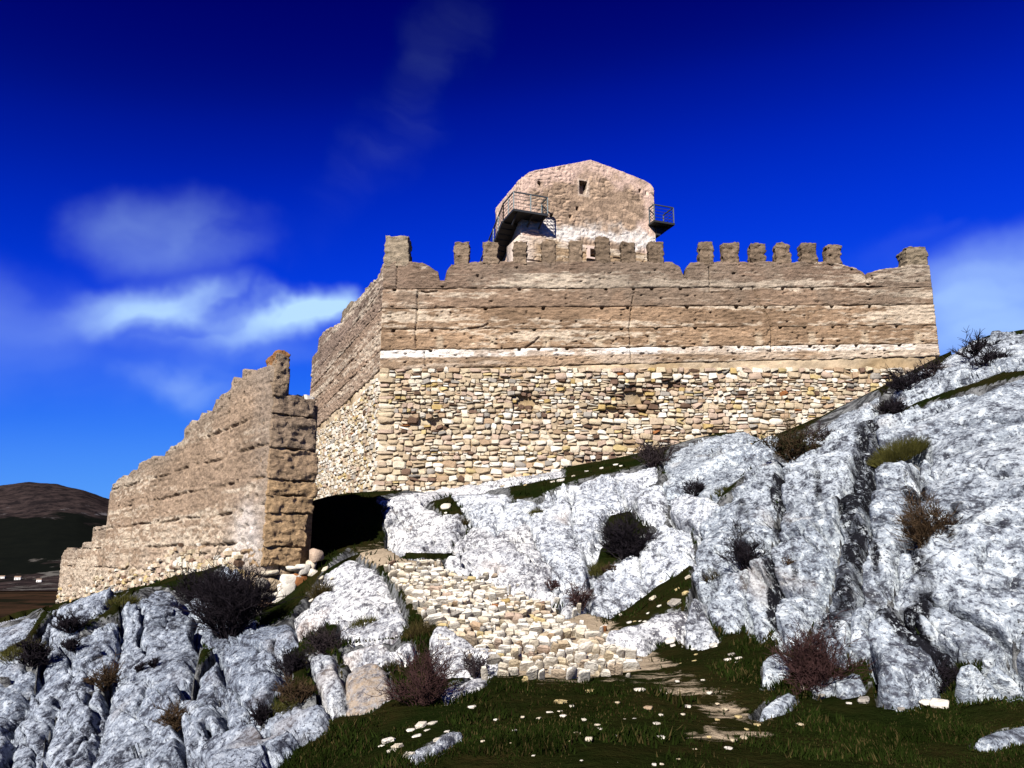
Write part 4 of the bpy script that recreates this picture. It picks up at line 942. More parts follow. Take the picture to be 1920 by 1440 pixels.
def out_disp(T, Z, k):
    d = earth_disp(T, Z, np.full_like(T, .5), 55)
    for i, zj in enumerate(np.arange(-.6, 6, .9)):
        d -= .12 * np.exp(-((Z - zj - .03 * np.sin(T)) / .035) ** 2) * sstep(.40, .55, fbm(T * .6, 0 * T, 0 * T + zj * 3, 2, 83))
        for h in np.arange(1.0 + (i % 3) * .4, LO, 1.35): d -= .3 * np.exp(-(((T - h) / .09) ** 4 + ((Z - zj) / .075) ** 4)) * (_h(np.int64(h * 10), np.int64(i), np.int64(1), 3) > .45)
    lowm = sstep(1.6, .4, Z - .0 * T - (gz(Nh[0] + T * WD[0], Nh[1] + T * WD[1]))); f1, f2, _ = worley(T * 2.6, Z * 3.6, 12)
    d += lowm * (.13 * np.clip((f2 - f1) * 1.5, 0, 1) - .08)
    d -= .45 * np.exp(-(((T - on_plane(240, 985, Nn, WD)[0]) / .35) ** 2)) * sstep(-2.2, .3, Z) * (1 - sstep(1.2, 2.4, Z))
    d -= .35 * np.exp(-(((T - on_plane(415, 1045, Nn, WD)[0]) / .8) ** 2 + ((Z - on_plane(415, 1045, Nn, WD)[1]) / .3) ** 2))
    return d
def out_col(T, Z, k, D):
    c = earth_col(T, Z, k, D, (.49, .36, .235), 57); g = gz(Nh[0] + T * WD[0], Nh[1] + T * WD[1])
    f1, f2, idv = worley(T * 2.6, Z * 3.6, 12)
    lowm = (sstep(2.0, .6, Z - g + (fbm(T * .7, 0 * T, Z * .8, 3, 84) - .5) * 2.4))[..., None] * .8
    c = c * (1 - lowm) + lowm * np.array((.70, .57, .44)) * (.55 + .65 * idv[..., None]) * (.65 + .35 * sstep(.02, .15, f2 - f1)[..., None])
    # white efflorescence low on the near end
    a, z0 = on_plane(465, 1000, Nn, WD); m = np.exp(-(((T - a) / 1.3) ** 2 + ((Z - z0) / .8) ** 2))[..., None]; m = np.clip(m * (1.5 * fbm(T * 1.5, 0 * T, Z * 1.5, 3, 86)[..., None] + .1), 0, .9)
    c = c * (1 - m) + np.array((.82, .75, .70)) * m
    zt = np.interp(T, to[:, 0], to[:, 1]); g2 = (1 - sstep(.1, .9, zt - Z))[..., None] * .45; c = c * (1 - g2) + np.array((.30, .25, .20)) * g2
    nr = (1 - sstep(.0, 2.2, T + (fbm(T, 0 * T, Z, 3, 88) - .5) * 2))[..., None] * .5; c = c * (1 - nr) + np.array((.36, .29, .235)) * nr
    return c
TH_W = 1.5
panel('earth_wall', Nh, WD, WN, tw, zbw, ztw, 190, .55, out_disp, out_col, M_EARTH, outer)
tk = tw[::4]; qk = Nh - WN * .56
zk = np.minimum(ztw[::4] - 1.0, P(545, 744, 22.4)[2] - .03)
panel('wall_core', qk, WD, WN, tk + .05, zbw[::4], np.maximum(zk, zbw[::4] + .3), 30, TH_W - .58, lambda T, Z, k: 0 * T - .02, lambda T, Z, k, D: earth_col(T, Z, k, D, (.36, .25, .15), 58), M_EARTH, outer)
EN = -WD; ED = -WN                                    # end face: normal and direction across
JE = [1062, 1026, 962, 930, 901, 842, 779, 742]
for i in range(len(JE) - 1):
    z0, z1 = P(545, JE[i], 22.4)[2] + .006, P(545, JE[i + 1], 22.4)[2] - .006
    u0 = (492, 496, 499, 501, 503, 507, 513)[i]; u1 = (566, 578, 590, 597, 598, 597, 592)[i]
    a0 = on_plane(u0, (JE[i] + JE[i + 1]) / 2, Nn, ED)[0]; a1 = on_plane(u1, (JE[i] + JE[i + 1]) / 2, Nn, ED)[0]
    cb = (.43, .29, .165) if i < 4 else (.38, .265, .17)
    if i >= 5: cb = (.32, .235, .165)
    c = Nh + ED * (a0 + a1) / 2 - EN * .62
    rough_box('earth_block', (c[0], c[1], (z0 + z1) / 2), ED, -EN, UP, ((a1 - a0) / 2, .62, (z1 - z0) / 2), (40, 16, max(12, int((z1 - z0) * 26))), .11, cb, M_EARTH, outer, seed=200 + i)
zt0, zt1 = P(527, 745, 22.2)[2], P(527, 664, 22.2)[2]; a0, a1 = on_plane(514, 710, Nn, ED)[0], on_plane(540, 710, Nn, ED)[0]
c = Nh + ED * (a0 + a1) / 2 - EN * .35
rough_box('merlon', (c[0], c[1], (zt0 + zt1) / 2), ED, -EN, UP, ((a1 - a0) / 2, .42, (zt1 - zt0) / 2), (14, 14, 34), .10, (.30, .22, .15), M_EARTH, outer, seed=301)
rough_box('merlon_cap', (c[0], c[1], zt1 - .12), ED, -EN, UP, ((a1 - a0) / 2 + .015, .40, .22), (14, 12, 10), .10, (.30, .15, .065), M_EARTH, outer, seed=302, roundtop=.5)
for i in range(7):
    a = a1 + .08 + i * .14; s = rng.uniform(.06, .12); p = Nh + ED * a - EN * rng.uniform(.2, .7) + UP * (P(560, 742, 22.4)[2] + s * .3)
    place_stone(frame(ED, -EN, UP, (s * 1.3, s, s * .8), p), i % 10, int(rng.choice([0, 4, 5, 13])), outer)
# rubble footing under the broken end
zA, zB = P(545, 1061, 22.3)[2], -2.3
fc = Nh + ED * .86 - EN * .75
foot = rough_box('rubble_core', (fc[0], fc[1], (zA + zB) / 2), ED, -EN, UP, (.80, .60, (zA - zB) / 2), (30, 16, 34), .14, (.46, .35, .23), M_STONE, outer, seed=310)
ENDST = [(505,1074,26,9,1),(552,1066,30,9,0),(590,1042,22,26,5),(582,1062,14,20,1),(566,1068,22,20,0),(583,1076,22,14,2),(515,1098,44,22,4),(543,1090,42,30,0),(533,1110,34,34,0),(557,1100,20,10,13),(556,1094,28,30,11),(590,1080,22,20,4),(576,1106,28,34,8),
         (528,1132,50,40,0),(548,1122,34,28,2),(590,1108,24,18,3),(571,1120,18,12,8),(497,1116,24,12,12),(497,1132,28,12,10),(520,1150,34,10,3),(557,1138,22,14,3),(500,1160,36,14,5),(526,1160,24,14,8),(545,1148,26,12,3),(486,1150,16,20,12),(488,1096,16,20,12),(488,1170,26,12,12),(512,1172,30,10,5)]
for i, (u, v, w, h, c) in enumerate(ENDST):
    a, z = on_plane(u, v, Nn, ED); s = 22.3 / FPX; p = Nh + ED * a + UP * z + EN * (.02 + .05 * (i % 3))
    ex, ez = rot2(ED, UP, rng.normal(0, .12)); place_stone(frame(ex, -EN, ez, (w * s * .56, .2, h * s * .54), p), (i % 5) * 3, c, foot)
# footing stones along the base of the long face
ft = []
for _ in range(330):
    u = rng.uniform(112, 455); t, _z = on_plane(u, 1080, Nn, WD); q = Nh + WD * t; g = gz(q[0], q[1])
    z = g + abs(rng.normal(0, .45)) * (1 if u < 380 else .5) - .1
    s = rng.uniform(.08, .19); ex, ez = rot2(WD, UP, rng.normal(0, .15))
    ft.append((frame(ex, -WN, ez, (s, .14, s * rng.uniform(.45, .7)), q + UP * z + WN * rng.uniform(-.10, .01)), int(rng.integers(10)), int(rng.choice(len(PAL), p=PW_WALL / PW_WALL.sum()))))
join_stones('footing_stones', ft, outer)

# ------------------------------------------------------------------ stone ramp
hp_ = lambda u, v: hit(np.array([float(u)]), np.array([float(v)]))[0][0]
rc = hp_(960, 1180)
ramp = thing('stone_ramp', rc, 'ramp of piled pale stones climbing from the footpath to the wall', 'stone ramp')
cand = []; v = 1062.0
while v < 1280:
    big = .75 + .5 * (v - 1060) / 210; ph = rng.uniform(5.5, 10) * big; u = 715 + rng.uniform(0, 20)
    while u < 1200:
        w = ph * rng.uniform(1.2, 3.0); jv = v + rng.uniform(-.18, .18) * ph
        cand.append((u + w / 2, jv, w, ph * rng.uniform(.8, 1.15))); u += w * .98
    v += ph * .88
cu = np.array(cand); sdr_ = poly_sd(RAMP, cu[:, 0], cu[:, 1]); cu = cu[(sdr_ > -2) | ((sdr_ > -26) & (rng.random(len(cu)) < .16) & (cu[:, 0] > 800))]
pos, _ = hit(cu[:, 0], cu[:, 1]); nn = gnorm(pos[:, 0], pos[:, 1]); pw_ = PW_RAMP / PW_RAMP.sum(); rs = []
for (u, v, w, h), p, n in zip(cu, pos, nn):
    if poly_sd(RAMP, np.array([u]), np.array([v]))[0] < -2: w, h = w * .6, h * .6
    m = np.linalg.norm(p) / FPX; nrm = n * .55 + np.array((0, -.75, .25)); nrm /= np.linalg.norm(nrm)
    ex = np.cross((0, 0, 1), -nrm); ex /= np.linalg.norm(ex); ex, _q = rot2(ex, np.cross(-nrm, ex), rng.normal(0, .2)); ex /= np.linalg.norm(ex); ez = np.cross(ex, -nrm)
    th = rng.uniform(.09, .16)
    if v > 1235 and rng.random() < (v - 1235) / 70: continue
    if v > 1225: w, h = w * .85, h * .8
    if 1040 < u < 1190 and v < 1235 and rng.random() < .35: continue
    rs.append((frame(ex, -nrm, ez, (w * m * .56 * rng.uniform(.75, 1.25), th, h * m * .58 * rng.uniform(.75, 1.2)), p + nrm * rng.uniform(-.04, .08)), int(rng.integers(NSH)), int(rng.choice(len(PAL), p=pw_)), w * h))
rs.sort(key=lambda q: -q[3])
for s in rs[:290]: place_stone(s[0], s[1], s[2], ramp)
if rs[290:]: join_stones('small_stones', [s[:3] for s in rs[290:]], ramp)

# ------------------------------------------------------------------ loose stones
def loose(u, v, wpx, cidx, label, group):
    p = hp_(u, v); m = np.linalg.norm(p) / FPX; n = gnorm(p[:1], p[1:2])[0]; a = rng.uniform(0, math.pi)
    ex = np.array((math.cos(a), math.sin(a), 0)); ex -= n * (ex @ n); ex /= np.linalg.norm(ex); ey = np.cross(n, ex); s = wpx * m * .42
    o = bpy.data.objects.new('loose_stone', stone_mesh(int(rng.integers(NSH)), cidx)); COL.objects.link(o)
    o.matrix_world = Matrix(frame(ex, ey, n, (s * 1.05, s * .8, s * .42), p + n * s * .12).tolist()); return tag(o, label, 'stone', group)
FIELD = [('pale stone lying loose on the dark turf at bottom centre', 'loose stones on the bottom turf',
          [(1052,1318,24),(1072,1325,12),(1032,1338,16),(1050,1335,12),(1010,1347,9),(1056,1343,12),(1095,1350,10),(1120,1360,11),(1125,1369,13),(1082,1377,16),(1104,1387,18),(1070,1392,9),(1015,1378,8),(1105,1297,20),(1158,1318,10),(1172,1350,8),(1190,1349,9),(1231,1358,14),(1239,1341,9),(1200,1296,22),(1240,1383,14),(1155,1380,7),(1227,1434,10),(1241,1433,8),(1273,1425,10),(1303,1406,9),(1000,1418,8),(955,1395,10),(965,1370,9),(980,1345,10),(1156,1432,9),(1090,1427,8),(930,1350,9),(905,1390,8),(885,1327,16)]),
         ('small pale stone lying among the bare patches of the footpath', 'loose stones along the footpath',
          [(1290,1325,11),(1281,1340,9),(1318,1276,10),(1302,1240,9),(1330,1300,12),(1360,1330,12),(1385,1345,14),(1395,1385,18),(1376,1389,14),(1366,1404,14),(1345,1350,10),(1250,1300,9),(1275,1245,8),(1305,1228,9),(1345,1320,9),(1420,1360,12),(1330,1382,10),(1500,1360,16),(1400,1368,9),(1270,1278,9)]),
         ('pale stone on the wedge of turf below the round boulder', 'loose stones on the turf wedge',
          [(1224,1122,15),(1236,1137,10),(1270,1105,10),(1285,1112,14),(1180,1168,13),(1134,1174,12),(1163,1153,10),(1190,1166,8),(1200,1165,7),(1209,1166,8),(1255,1128,8),(1290,1083,14),(1240,1090,9),(1215,1150,8)]),
         ('knobby white stone at the foot of the cliff', 'loose stones at the cliff foot',
          [(1258,1203,26),(1262,1212,14),(1338,1212,22),(1365,1238,14),(1372,1228,14),(1385,1236,16),(1378,1244,12),(1300,1218,8),(1620,1315,26),(1762,1322,30),(1735,1318,20),(1690,1330,12),(1540,1305,14),(1592,1320,10),(1505,1290,12)]),
         ('white stone in the small heap left of the bottom turf', 'heap of stones at bottom left centre',
          [(728,1392,30),(770,1370,16),(790,1362,26),(812,1358,20),(745,1402,26),(782,1382,18),(803,1372,16),(765,1420,30),(838,1374,14),(735,1410,18),(820,1388,18),(716,1400,12)]),
         ('pale stone on the dark turf strip below the keep wall', 'loose stones on the turf strip under the wall',
          [(1052,902,16),(1036,904,9),(942,912,10),(1155,872,11),(1165,874,9),(1015,896,8),(836,951,26),(836,962,8),(1100,884,8),(1128,878,9),(985,910,7),(1075,893,8)]),
         ('stone lying beside the rubble foot of the broken wall end', 'stones by the broken wall end', [(610,1068,16),(603,1084,12),(598,1112,10),(622,1085,10),(584,1126,10)])]
for lab, grp, lst in FIELD:
    for u, v, w in lst: loose(u, v, w, int(rng.choice([0, 0, 1, 2, 2, 3, 8] if 'knobby' not in lab else [0, 0, 12])), lab, grp)
for u, v, w, c, lab in ((1265, 1132, 30, 12, 'round grey mossy boulder at the right end of the turf wedge'), (1215, 1412 - 84, 18, 13, 'reddish stone beside the end of the ramp')):
    loose(u, v, w, c, lab, None)

# ------------------------------------------------------------------ shrubs, tufts and turf
def tubes(paths, rads):
    """three-sided tapering tubes for many equal-length polylines: paths (n,k,3), rads (n,k)"""
    n, k, _ = paths.shape; d = np.gradient(paths, axis=1); d /= np.linalg.norm(d, axis=2, keepdims=True) + 1e-9
    ref = np.where(np.abs(d[..., 2:3]) > .9, np.array((1.0, 0, 0)), np.array((0, 0, 1.0))); a = np.cross(d, ref); a /= np.linalg.norm(a, axis=2, keepdims=True) + 1e-9; b = np.cross(d, a)
    ang = np.arange(3) * 2 * math.pi / 3
    ring = paths[:, :, None] + rads[..., None, None] * (np.cos(ang)[:, None] * a[:, :, None] + np.sin(ang)[:, None] * b[:, :, None])
    V = ring.reshape(-1, 3); base = (np.arange(n) * k * 3)[:, None, None] + (np.arange(k - 1) * 3)[None, :, None] + np.arange(3)[None, None]
    nx = base - np.arange(3) + (np.arange(3) + 1) % 3
    return V, np.stack([base, nx, nx + 3, base + 3], -1).reshape(-1, 4)
def grow(origins, dirs, lens, r0, r1, k, bend):
    n = len(origins); t = np.linspace(0, 1, k); P_ = np.zeros((n, k, 3)); P_[:, 0] = origins; d = dirs.copy()
    for i in range(1, k):
        d = d + rng.normal(0, bend, (n, 3)); d[:, 2] += bend * .25; d /= np.linalg.norm(d, axis=1, keepdims=True); P_[:, i] = P_[:, i - 1] + d * (lens / (k - 1))[:, None]
    return P_, np.outer(np.broadcast_to(r0, (n,)), 1 - t) + np.outer(np.broadcast_to(r1, (n,)), t)
def branch(P_, m, lf, spread):
    n, k, _ = P_.shape; i = rng.integers(0, n, m); f = rng.uniform(.25, 1.0, m) * (k - 1.001); j = f.astype(int); w = (f - j)[:, None]
    o = P_[i, j] * (1 - w) + P_[i, j + 1] * w; d = P_[i, j + 1] - P_[i, j]; L_ = np.linalg.norm(P_[i, -1] - P_[i, 0], axis=1)
    d = d / (np.linalg.norm(d, axis=1, keepdims=True) + 1e-9) + rng.normal(0, spread, (m, 3)); d[:, 2] = np.abs(d[:, 2]) * .8 + .1; d /= np.linalg.norm(d, axis=1, keepdims=True)
    return o, d, L_ * rng.uniform(lf * .6, lf * 1.3, m)
def shrub(u, vb, wpx, hpx, mi, dens, label, name='shrub', lean=0.0, ground_at=None):
    p = hp_(u, vb); m = np.linalg.norm(p) / FPX; W_, H_ = wpx * m / 2, hpx * m; px = m * 1.875
    W_, H_ = W_ * .9, H_ * .9; sd_ = rng.uniform(0, 50)
    n0 = int(10 * dens); az_ = rng.uniform(0, 2 * math.pi, n0); rr = np.sqrt(rng.uniform(0, 1, n0)) * (.45 + 1.0 * vnoise(np.cos(az_) * 1.6 + sd_, np.sin(az_) * 1.6, 0 * az_, 5))
    tip = np.stack([np.cos(az_) * rr * W_ + lean * H_, np.sin(az_) * rr * W_ * .8, H_ * np.sqrt(np.clip(1 - .6 * rr ** 2, .1, 1)) * (.5 + .75 * vnoise(np.cos(az_) * 1.8 + sd_, np.sin(az_) * 1.8, rr * 2, 6)) * rng.uniform(.8, 1.1, n0)], 1)
    o = p + np.stack([np.cos(az_) * rr * W_ * .25, np.sin(az_) * rr * W_ * .2, 0 * rr - .05], 1); L_ = np.linalg.norm(tip, axis=1)
    S, R = grow(o, tip / L_[:, None], L_ * .85, .42 * px, .2 * px, 6, .22)
    t1 = branch(S, int(70 * dens), .45, .75); T1, R1 = grow(*t1, .34 * px, .18 * px, 4, .2)
    t2 = branch(T1, int(260 * dens), .55, .8); T2, R2 = grow(*t2, .26 * px, .13 * px, 3, .2)
    root = thing(name, p, label, 'shrub', 'shrubs on the rocks'); V, Q = tubes(S, R); mobj('stems', V, Q, M_TWIG[mi], root)
    V1, Q1 = tubes(T1, R1); V2, Q2 = tubes(T2, R2); mobj('twigs', np.concatenate([V1, V2]), np.concatenate([Q1, Q2 + len(V1)]), M_TWIG[mi], root)
    return root, p, m, T2, T1
def leaves(name, parent, pts, size, mat, n):
    i = rng.integers(0, len(pts), n); c = pts[i] + rng.normal(0, size * .6, (n, 3)); a = rng.normal(0, 1, (n, 3)); a /= np.linalg.norm(a, axis=1, keepdims=True); b = np.cross(a, rng.normal(0, 1, (n, 3))); b /= np.linalg.norm(b, axis=1, keepdims=True)
    s = size * rng.uniform(.6, 1.3, (n, 1)); V = np.stack([c - a * s * .35, c + b * s, c + a * s * .35, c - b * s], 1).reshape(-1, 3)
    o = mobj(name, V, np.arange(n * 4).reshape(-1, 4), mat, parent); tag(o, kind='stuff'); return o
SHRUBS = [(430,1195,120,140,2,12,'large dense black thorn bush against the foot of the broken wall'), (388,1128,110,60,2,7,'low dark bush on top of the broad grey slab'),
 (790,1322,88,140,1,4,'red twig bush in front of the pale rocks at bottom centre'), (892,1262,52,55,0,2,'small grey bush beside the lowest ramp stones'),
 (1172,1045,98,88,2,7,'large dark bush in a hollow in the middle of the slope'), (1226,874,78,60,0,3,'bare twiggy shrub at the foot of the keep wall'),
 (1034,1102,24,26,1,1.2,'tiny dark shrub low on the white rock face'), (1086,1142,44,56,1,2,'purple brown shrub at the upper end of the ramp'),
 (1530,1290,110,130,1,6,'reddish bush at the foot of the black streaked cliff'), (1735,1040,70,118,3,4,'dark bush hanging on the right hand cliff face'),
 (1792,1002,52,46,2,2.5,'small black bush right of the hanging bush'), (1752,1290,80,60,2,3.5,'dark bush at the cliff foot near the right edge'),
 (1700,735,80,52,2,5,'wide dark bush on the ridge beside the keep wall'), (1676,778,56,38,2,4,'rounded dark bush just below the ridge'), (1752,712,46,40,0,2.5,'grey bush on the ridge against the pale rock'),
 (1832,672,70,46,2,3,'dark bush in a notch of the topmost ridge'), (545,1262,70,56,2,4,'black bush in the gap above the angular block'), (606,1222,66,56,0,3.5,'grey bush behind the angular block'),
 (560,1310,70,50,3,3,'dry brown bush beside the sloping spotted slab'), (486,1352,60,40,2,3,'dark low bush under the split boulder'), (132,1182,60,36,2,3,'dark bush on the pale ledge at far left'), (60,1245,46,46,2,3,'dark bush between two ledges at the left edge'),
 (135,1215,40,24,2,2,'small dark tuft on the long corner slab'), (198,1290,42,50,3,3,'brown bush in the crack left of the broad slab'), (326,1372,36,60,3,2.5,'brown bush in the crack beside the split boulder'),
 (1395,1065,60,90,2,3.5,'dark bush in the hollow of the leftmost buttress'), (1302,928,40,36,2,2.5,'dark bush in the hollow below the keep wall'), (1480,1062,22,26,3,1,'tiny brown tuft halfway up the tall buttress'),
 (1545,835,44,46,0,2,'grey twigs beside the juniper'), (838,1140+20,1,1,0,.2,None), (1620,760,1,1,0,.2,None), (260,1258,18,18,2,1.2,'left one of the two dark tufts on the broad slab'), (289,1250,18,22,2,1.2,'right one of the two dark tufts on the broad slab'),
 (1860,690,60,40,2,3,'dark bush in the hollow under the topmost ridge'), (1795,1250+25,50,40,2,2,'dark twigs in the crack between cliff and edge boulder'), (1195,1045,26,32,2,1.5,'small dark bush at the left flank of the round boulder'), (1140,1072,36,26,3,1.2,'olive brown tuft below the large dark bush')]
for u, v, w, h, mi, dn_, lab in SHRUBS:
    if lab is None: continue
    shrub(u, v, w, h, mi, dn_, lab)
root, p, m, T2, T1 = shrub(1492, 866, 110, 74, 3, 4, 'dark juniper bush growing at the head of the tall buttress', 'juniper_bush')
leaves('needles', root, np.concatenate([T2.reshape(-1, 3), T1.reshape(-1, 3)]), 2.6 * m, M_JUN, 2600)
def tuft(u, vb, wpx, hpx, mat, n, label, cat='grass tuft', name='grass_tuft', group=None):
    p = hp_(u, vb); m = np.linalg.norm(p) / FPX; a = rng.uniform(0, 2 * math.pi, n); r = np.sqrt(rng.uniform(0, 1, n)); W_, H_ = wpx * m / 2, hpx * m
    bx = p[0] + np.cos(a) * r * W_; by = p[1] + np.sin(a) * r * W_ * .8
    o = np.stack([bx, by, gz(bx, by) - .05 + .15 * H_ * (1 - r)], 1); d = np.stack([np.cos(a) * r * .7, np.sin(a) * r * .7, 0 * r + .8], 1) + rng.normal(0, .22, (n, 3)); d /= np.linalg.norm(d, axis=1, keepdims=True)
    S, R = grow(o, d, H_ * (1.05 - .45 * r) * rng.uniform(.7, 1.1, n), .45 * m, .12 * m, 3, .15)
    V, Q = tubes(S, R); o_ = mobj(name, V, Q, mat, centre=True); return tag(o_, label, cat, group)
tuft(1688, 852, 86, 32, M_MOSS, 1500, 'olive cushion of grass on the cliff top', 'grass tuft')
for u, v, w, h, lab in ((1120,1072,30,26,'olive tuft below the large dark bush'), (1005,962,24,14,'olive tuft in a dip below the keep wall'), (860,985,34,20,'dry tuft at the edge of the grassy dip'), (790,1190,40,40,'dry brown tuft at the left edge of the ramp'),
    (735,1250,30,20,'dry tuft on the brown stained rock'), (1350,925,26,18,'green tuft in the hollow of the broad white rock'), (520,1330,60,24,'olive grass on the shelf above the spotted slab'), (680,1165,44,16,'olive grass in the crack of the white rock'), (1340,1075,40,24,'dry grass under the leftmost buttress'), (600,1115,24,36,'dry stalks beside the rubble foot of the wall'), (40,1225,60,24,'olive grass between ledges at the far left'), (230,1128,50,16,'green grass in the crack at the head of the broad slab')):
    tuft(u, v, w, h, M_STRAW if 'dry' in lab else M_MOSS, 260, lab)
# turf
def turf(name, n, box, mat, hmin, hmax, label, pathok=False, ylim=40):
    u = rng.uniform(box[0], box[1], n); v = rng.uniform(box[2], box[3], n); ok = np.ones(n, bool)
    for poly in ROCKMASK:
        pa = np.array(poly)
        if pa[:, 0].max() < box[0] or pa[:, 0].min() > box[1] or pa[:, 1].max() < box[2] or pa[:, 1].min() > box[3]: continue
        ok &= poly_sd(poly, u, v) < -3
    ok &= poly_sd(RAMP, u, v) < -2
    u, v = u[ok], v[ok]; p, h = hit(u, v); h &= p[:, 1] < ylim; p = p[h]
    pdv = np.zeros(len(p))
    for i in range(len(PATH) - 1):
        a, b = np.array(PATH[i]), np.array(PATH[i + 1]); e = b - a; t = np.clip(((p[:, 0] - a[0]) * e[0] + (p[:, 1] - a[1]) * e[1]) / (e @ e), 0, 1)
        pdv = np.maximum(pdv, 1 - np.hypot(p[:, 0] - a[0] - t * e[0], p[:, 1] - a[1] - t * e[1]) / .8)
    keep = (rng.random(len(p)) > pdv * 1.1) & (fbm(p[:, 0] * 1.3, p[:, 1] * 1.3, 0 * p[:, 0], 3, 15) + rng.normal(0, .08, len(p)) > .42)
    p = p[keep]; n = len(p); a = rng.uniform(0, 2 * math.pi, n); L_ = rng.uniform(hmin, hmax, n) * (1 + .03 * p[:, 1]) * (.45 + 2.2 * sstep(.45, .75, fbm(p[:, 0] * 2.5, p[:, 1] * 2.5, 0 * p[:, 0], 3, 16))); w = .0022 * p[:, 1] ** .8
    d = np.stack([np.cos(a), np.sin(a), 0 * a], 1); tip = p + np.stack([rng.normal(0, .5, n) * L_, rng.normal(0, .5, n) * L_, L_], 1)
    V = np.stack([p - d * w[:, None] - (0, 0, .02), p + d * w[:, None] - (0, 0, .02), tip], 1).reshape(-1, 3)
    o = mobj(name, V, np.arange(n * 3).reshape(-1, 3), mat, smooth=False); return tag(o, label, 'grass', kind='stuff')
turf('grass', 90000, (380, 1960, 1150, 1470), M_BLADE, .012, .032, 'short dark green turf covering the foreground slope')
turf('dry_grass', 16000, (560, 1960, 1150, 1460), M_STRAW, .012, .03, 'dry yellow blades among the dark turf')
turf('grass', 26000, (-20, 1500, 850, 1180), M_BLADE, .02, .05, 'dark turf in the dips and strips between the rocks', ylim=36)

# ------------------------------------------------------------------ far country
M_VALLEY, t, b = new_mat('valley_fields', .95); p = geo_pos(t)
n1 = noise(t, p, .004, 3, .5, 0, (1, 3, 1)); n2 = noise(t, p, .02, 5, .7)
c = mix(t, mapr(t, n1, .42, .58), (.010, .0065, .0045), (.023, .0125, .0075)); c = mix(t, mapr(t, n2, .5, .6), c, (.0045, .005, .003)); L(t, c, b.inputs['Base Color'])
M_HILL, t, b = new_mat('scrub_hillside', .95); p = geo_pos(t)
n1 = noise(t, p, .004, 5, .6, .3); n2 = noise(t, p, .03, 5, .75); n3 = noise(t, p, .012, 6, .75, .5, (1, 1, 2.5))
sx = N(t, 'ShaderNodeSeparateXYZ'); L(t, p, sx.inputs[0])
c = mix(t, mapr(t, n2, .42, .6), (.007, .0055, .006), (.024, .017, .016))
hz = mth(t, 'ADD', sx.outputs[2], mapr(t, n1, .3, .7, -35, 35))
c = mix(t, mth(t, 'MULTIPLY', mapr(t, hz, 78, 66), mapr(t, hz, -38, -26)), c, mix(t, n2, (.0015, .002, .002), (.004, .0045, .0035)))        # pine wood
crag = mth(t, 'MULTIPLY', mth(t, 'MULTIPLY', mapr(t, hz, 70, 80), mapr(t, hz, 125, 100)), mapr(t, n3, .55, .62)); c = mix(t, crag, c, (.075, .07, .072))
c = mix(t, mth(t, 'MULTIPLY', mapr(t, hz, -22, -30), mapr(t, n3, .56, .62)), c, (.06, .056, .05))
L(t, c, b.inputs['Base Color'])
VZ = -45.0
RU = np.array([-900, -400, -100, 0, 60, 110, 160, 200, 260, 400, 600, 960, 1300, 1900, 2600]); RVp = np.array([960, 945, 925, 918, 914, 915, 924, 938, 955, 985, 1000, 1012, 1018, 1012, 1015])
hu = np.linspace(-900, 2600, 520); hy = np.linspace(950, 4600, 150); HU, HY = np.meshgrid(hu, hy); HX = (HU - 960) / FPX * HY
zr = np.array([P(960, q, 2600.0)[2] for q in np.interp(hu, RU, RVp)])[None, :]
k_ = sstep(1050, 2600, HY) * (1 - sstep(2700, 4600, HY)); HZ = VZ + (zr - VZ) * k_
HZ = HZ + k_ * (1 - .75 * sstep(2200, 2600, HY)) * 60 * (fbm(HX * .0035, HY * .0035, 0 * HX, 5, 55) - .5) - 3 * (HY < 1000) + 5 * (fbm(HX * .03, HY * .03, 0 * HX, 3, 57) - .5) * k_
hills = mobj('hills', np.stack([HX, HY, HZ], -1).reshape(-1, 3), grid_quads(150, 520), M_HILL); tag(hills, kind='structure')
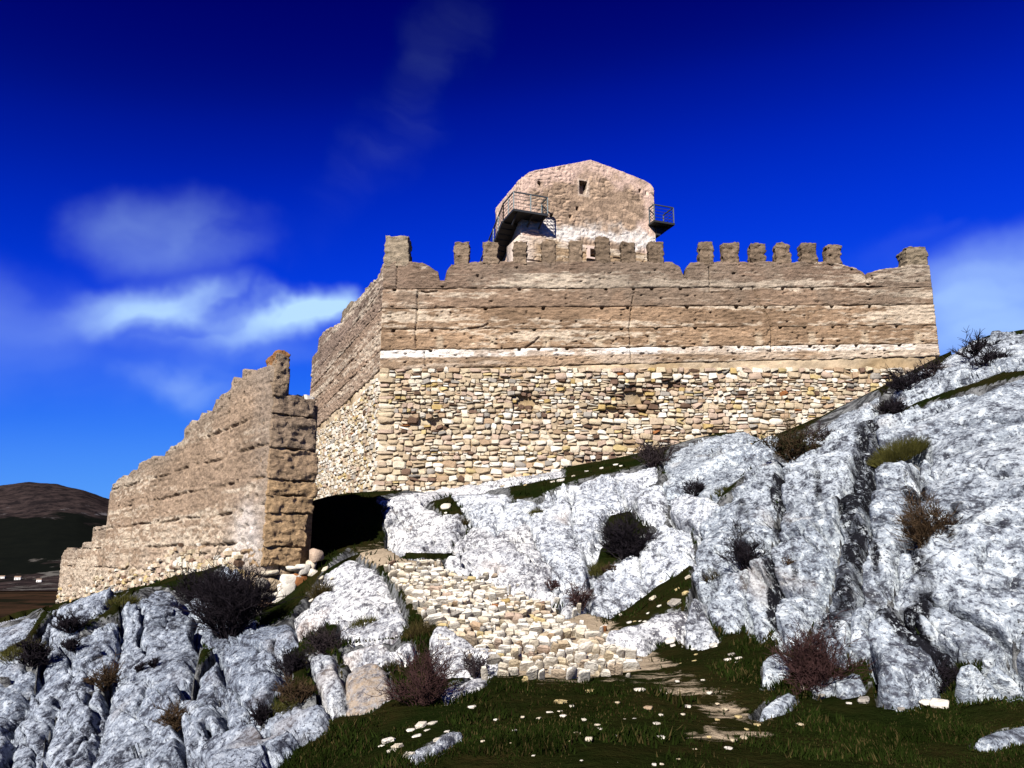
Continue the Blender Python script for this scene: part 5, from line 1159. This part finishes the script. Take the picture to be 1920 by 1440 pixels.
vx = np.linspace(-9000, 9000, 60); vy = np.linspace(-3000, 9000, 60); VX, VY = np.meshgrid(vx, vy)
valley = mobj('valley', np.stack([VX, VY, 0 * VX + VZ], -1).reshape(-1, 3), grid_quads(60, 60), M_VALLEY); tag(valley, kind='structure')
M_WHW = simple_mat('whitewashed_wall', (1.1, 1.06, 1.0), .9, .1, .5); M_TILE = simple_mat('pale_roof_tiles', (.32, .22, .16), .9, .2, .8)
def far_house(u, v, wm, hm, label):
    d = P(u, v, 1.0); Ys = np.linspace(700, 2500, 900); zz = d[2] * Ys
    gh = np.array([np.interp(y, hy, HZ[:, np.argmin(np.abs(hu - u))]) if y > 950 else VZ for y in Ys]); i = np.argmax(zz < gh); Y = Ys[i]; b0 = np.array((d[0] * Y, Y, gh[i] - 1))
    t = thing('far_house', b0, label, 'house', 'houses in the valley'); ca, sa = math.cos(.35), math.sin(.35); ax, ay = np.array((ca, sa, 0)), np.array((-sa, ca, 0))
    MB().box(b0 + UP * hm / 2, ax, ay, UP, (wm / 2, wm * .35, hm / 2)).build('wall', M_WHW, t)
    r = MB(); z0 = hm + .02
    r.V = [b0 + ax * sx_ * wm * .54 + ay * sy * wm * .4 * (1 if k == 0 else 0) + UP * (z0 if k == 0 else z0 + wm * .22) for sx_ in (-1, 1) for k, sy in ((0, -1), (0, 1), (1, 0))]
    r.F = [[0, 3, 5, 2], [1, 2, 5, 4], [0, 1, 4, 3]]; mobj('roof', np.array(r.V), np.array(r.F), M_TILE, t, smooth=False, extra=[[0, 2, 1], [3, 4, 5]])
    for s_ in (-.5, .5): MB().box(b0 + ax * wm * .25 * s_ * 2 - ay * wm * .352 + UP * hm * .5, ax, ay, UP, (wm * .07, .05, hm * .16)).build('window', M_VOID, t)
far_house(33, 1087, 8, 4.5, 'middle one of the three tiny white houses at the foot of the far hill')
far_house(4, 1085, 6.5, 4, 'leftmost of the three tiny white houses at the foot of the far hill')
far_house(73, 1091, 6.5, 4, 'rightmost of the three tiny white houses at the foot of the far hill')
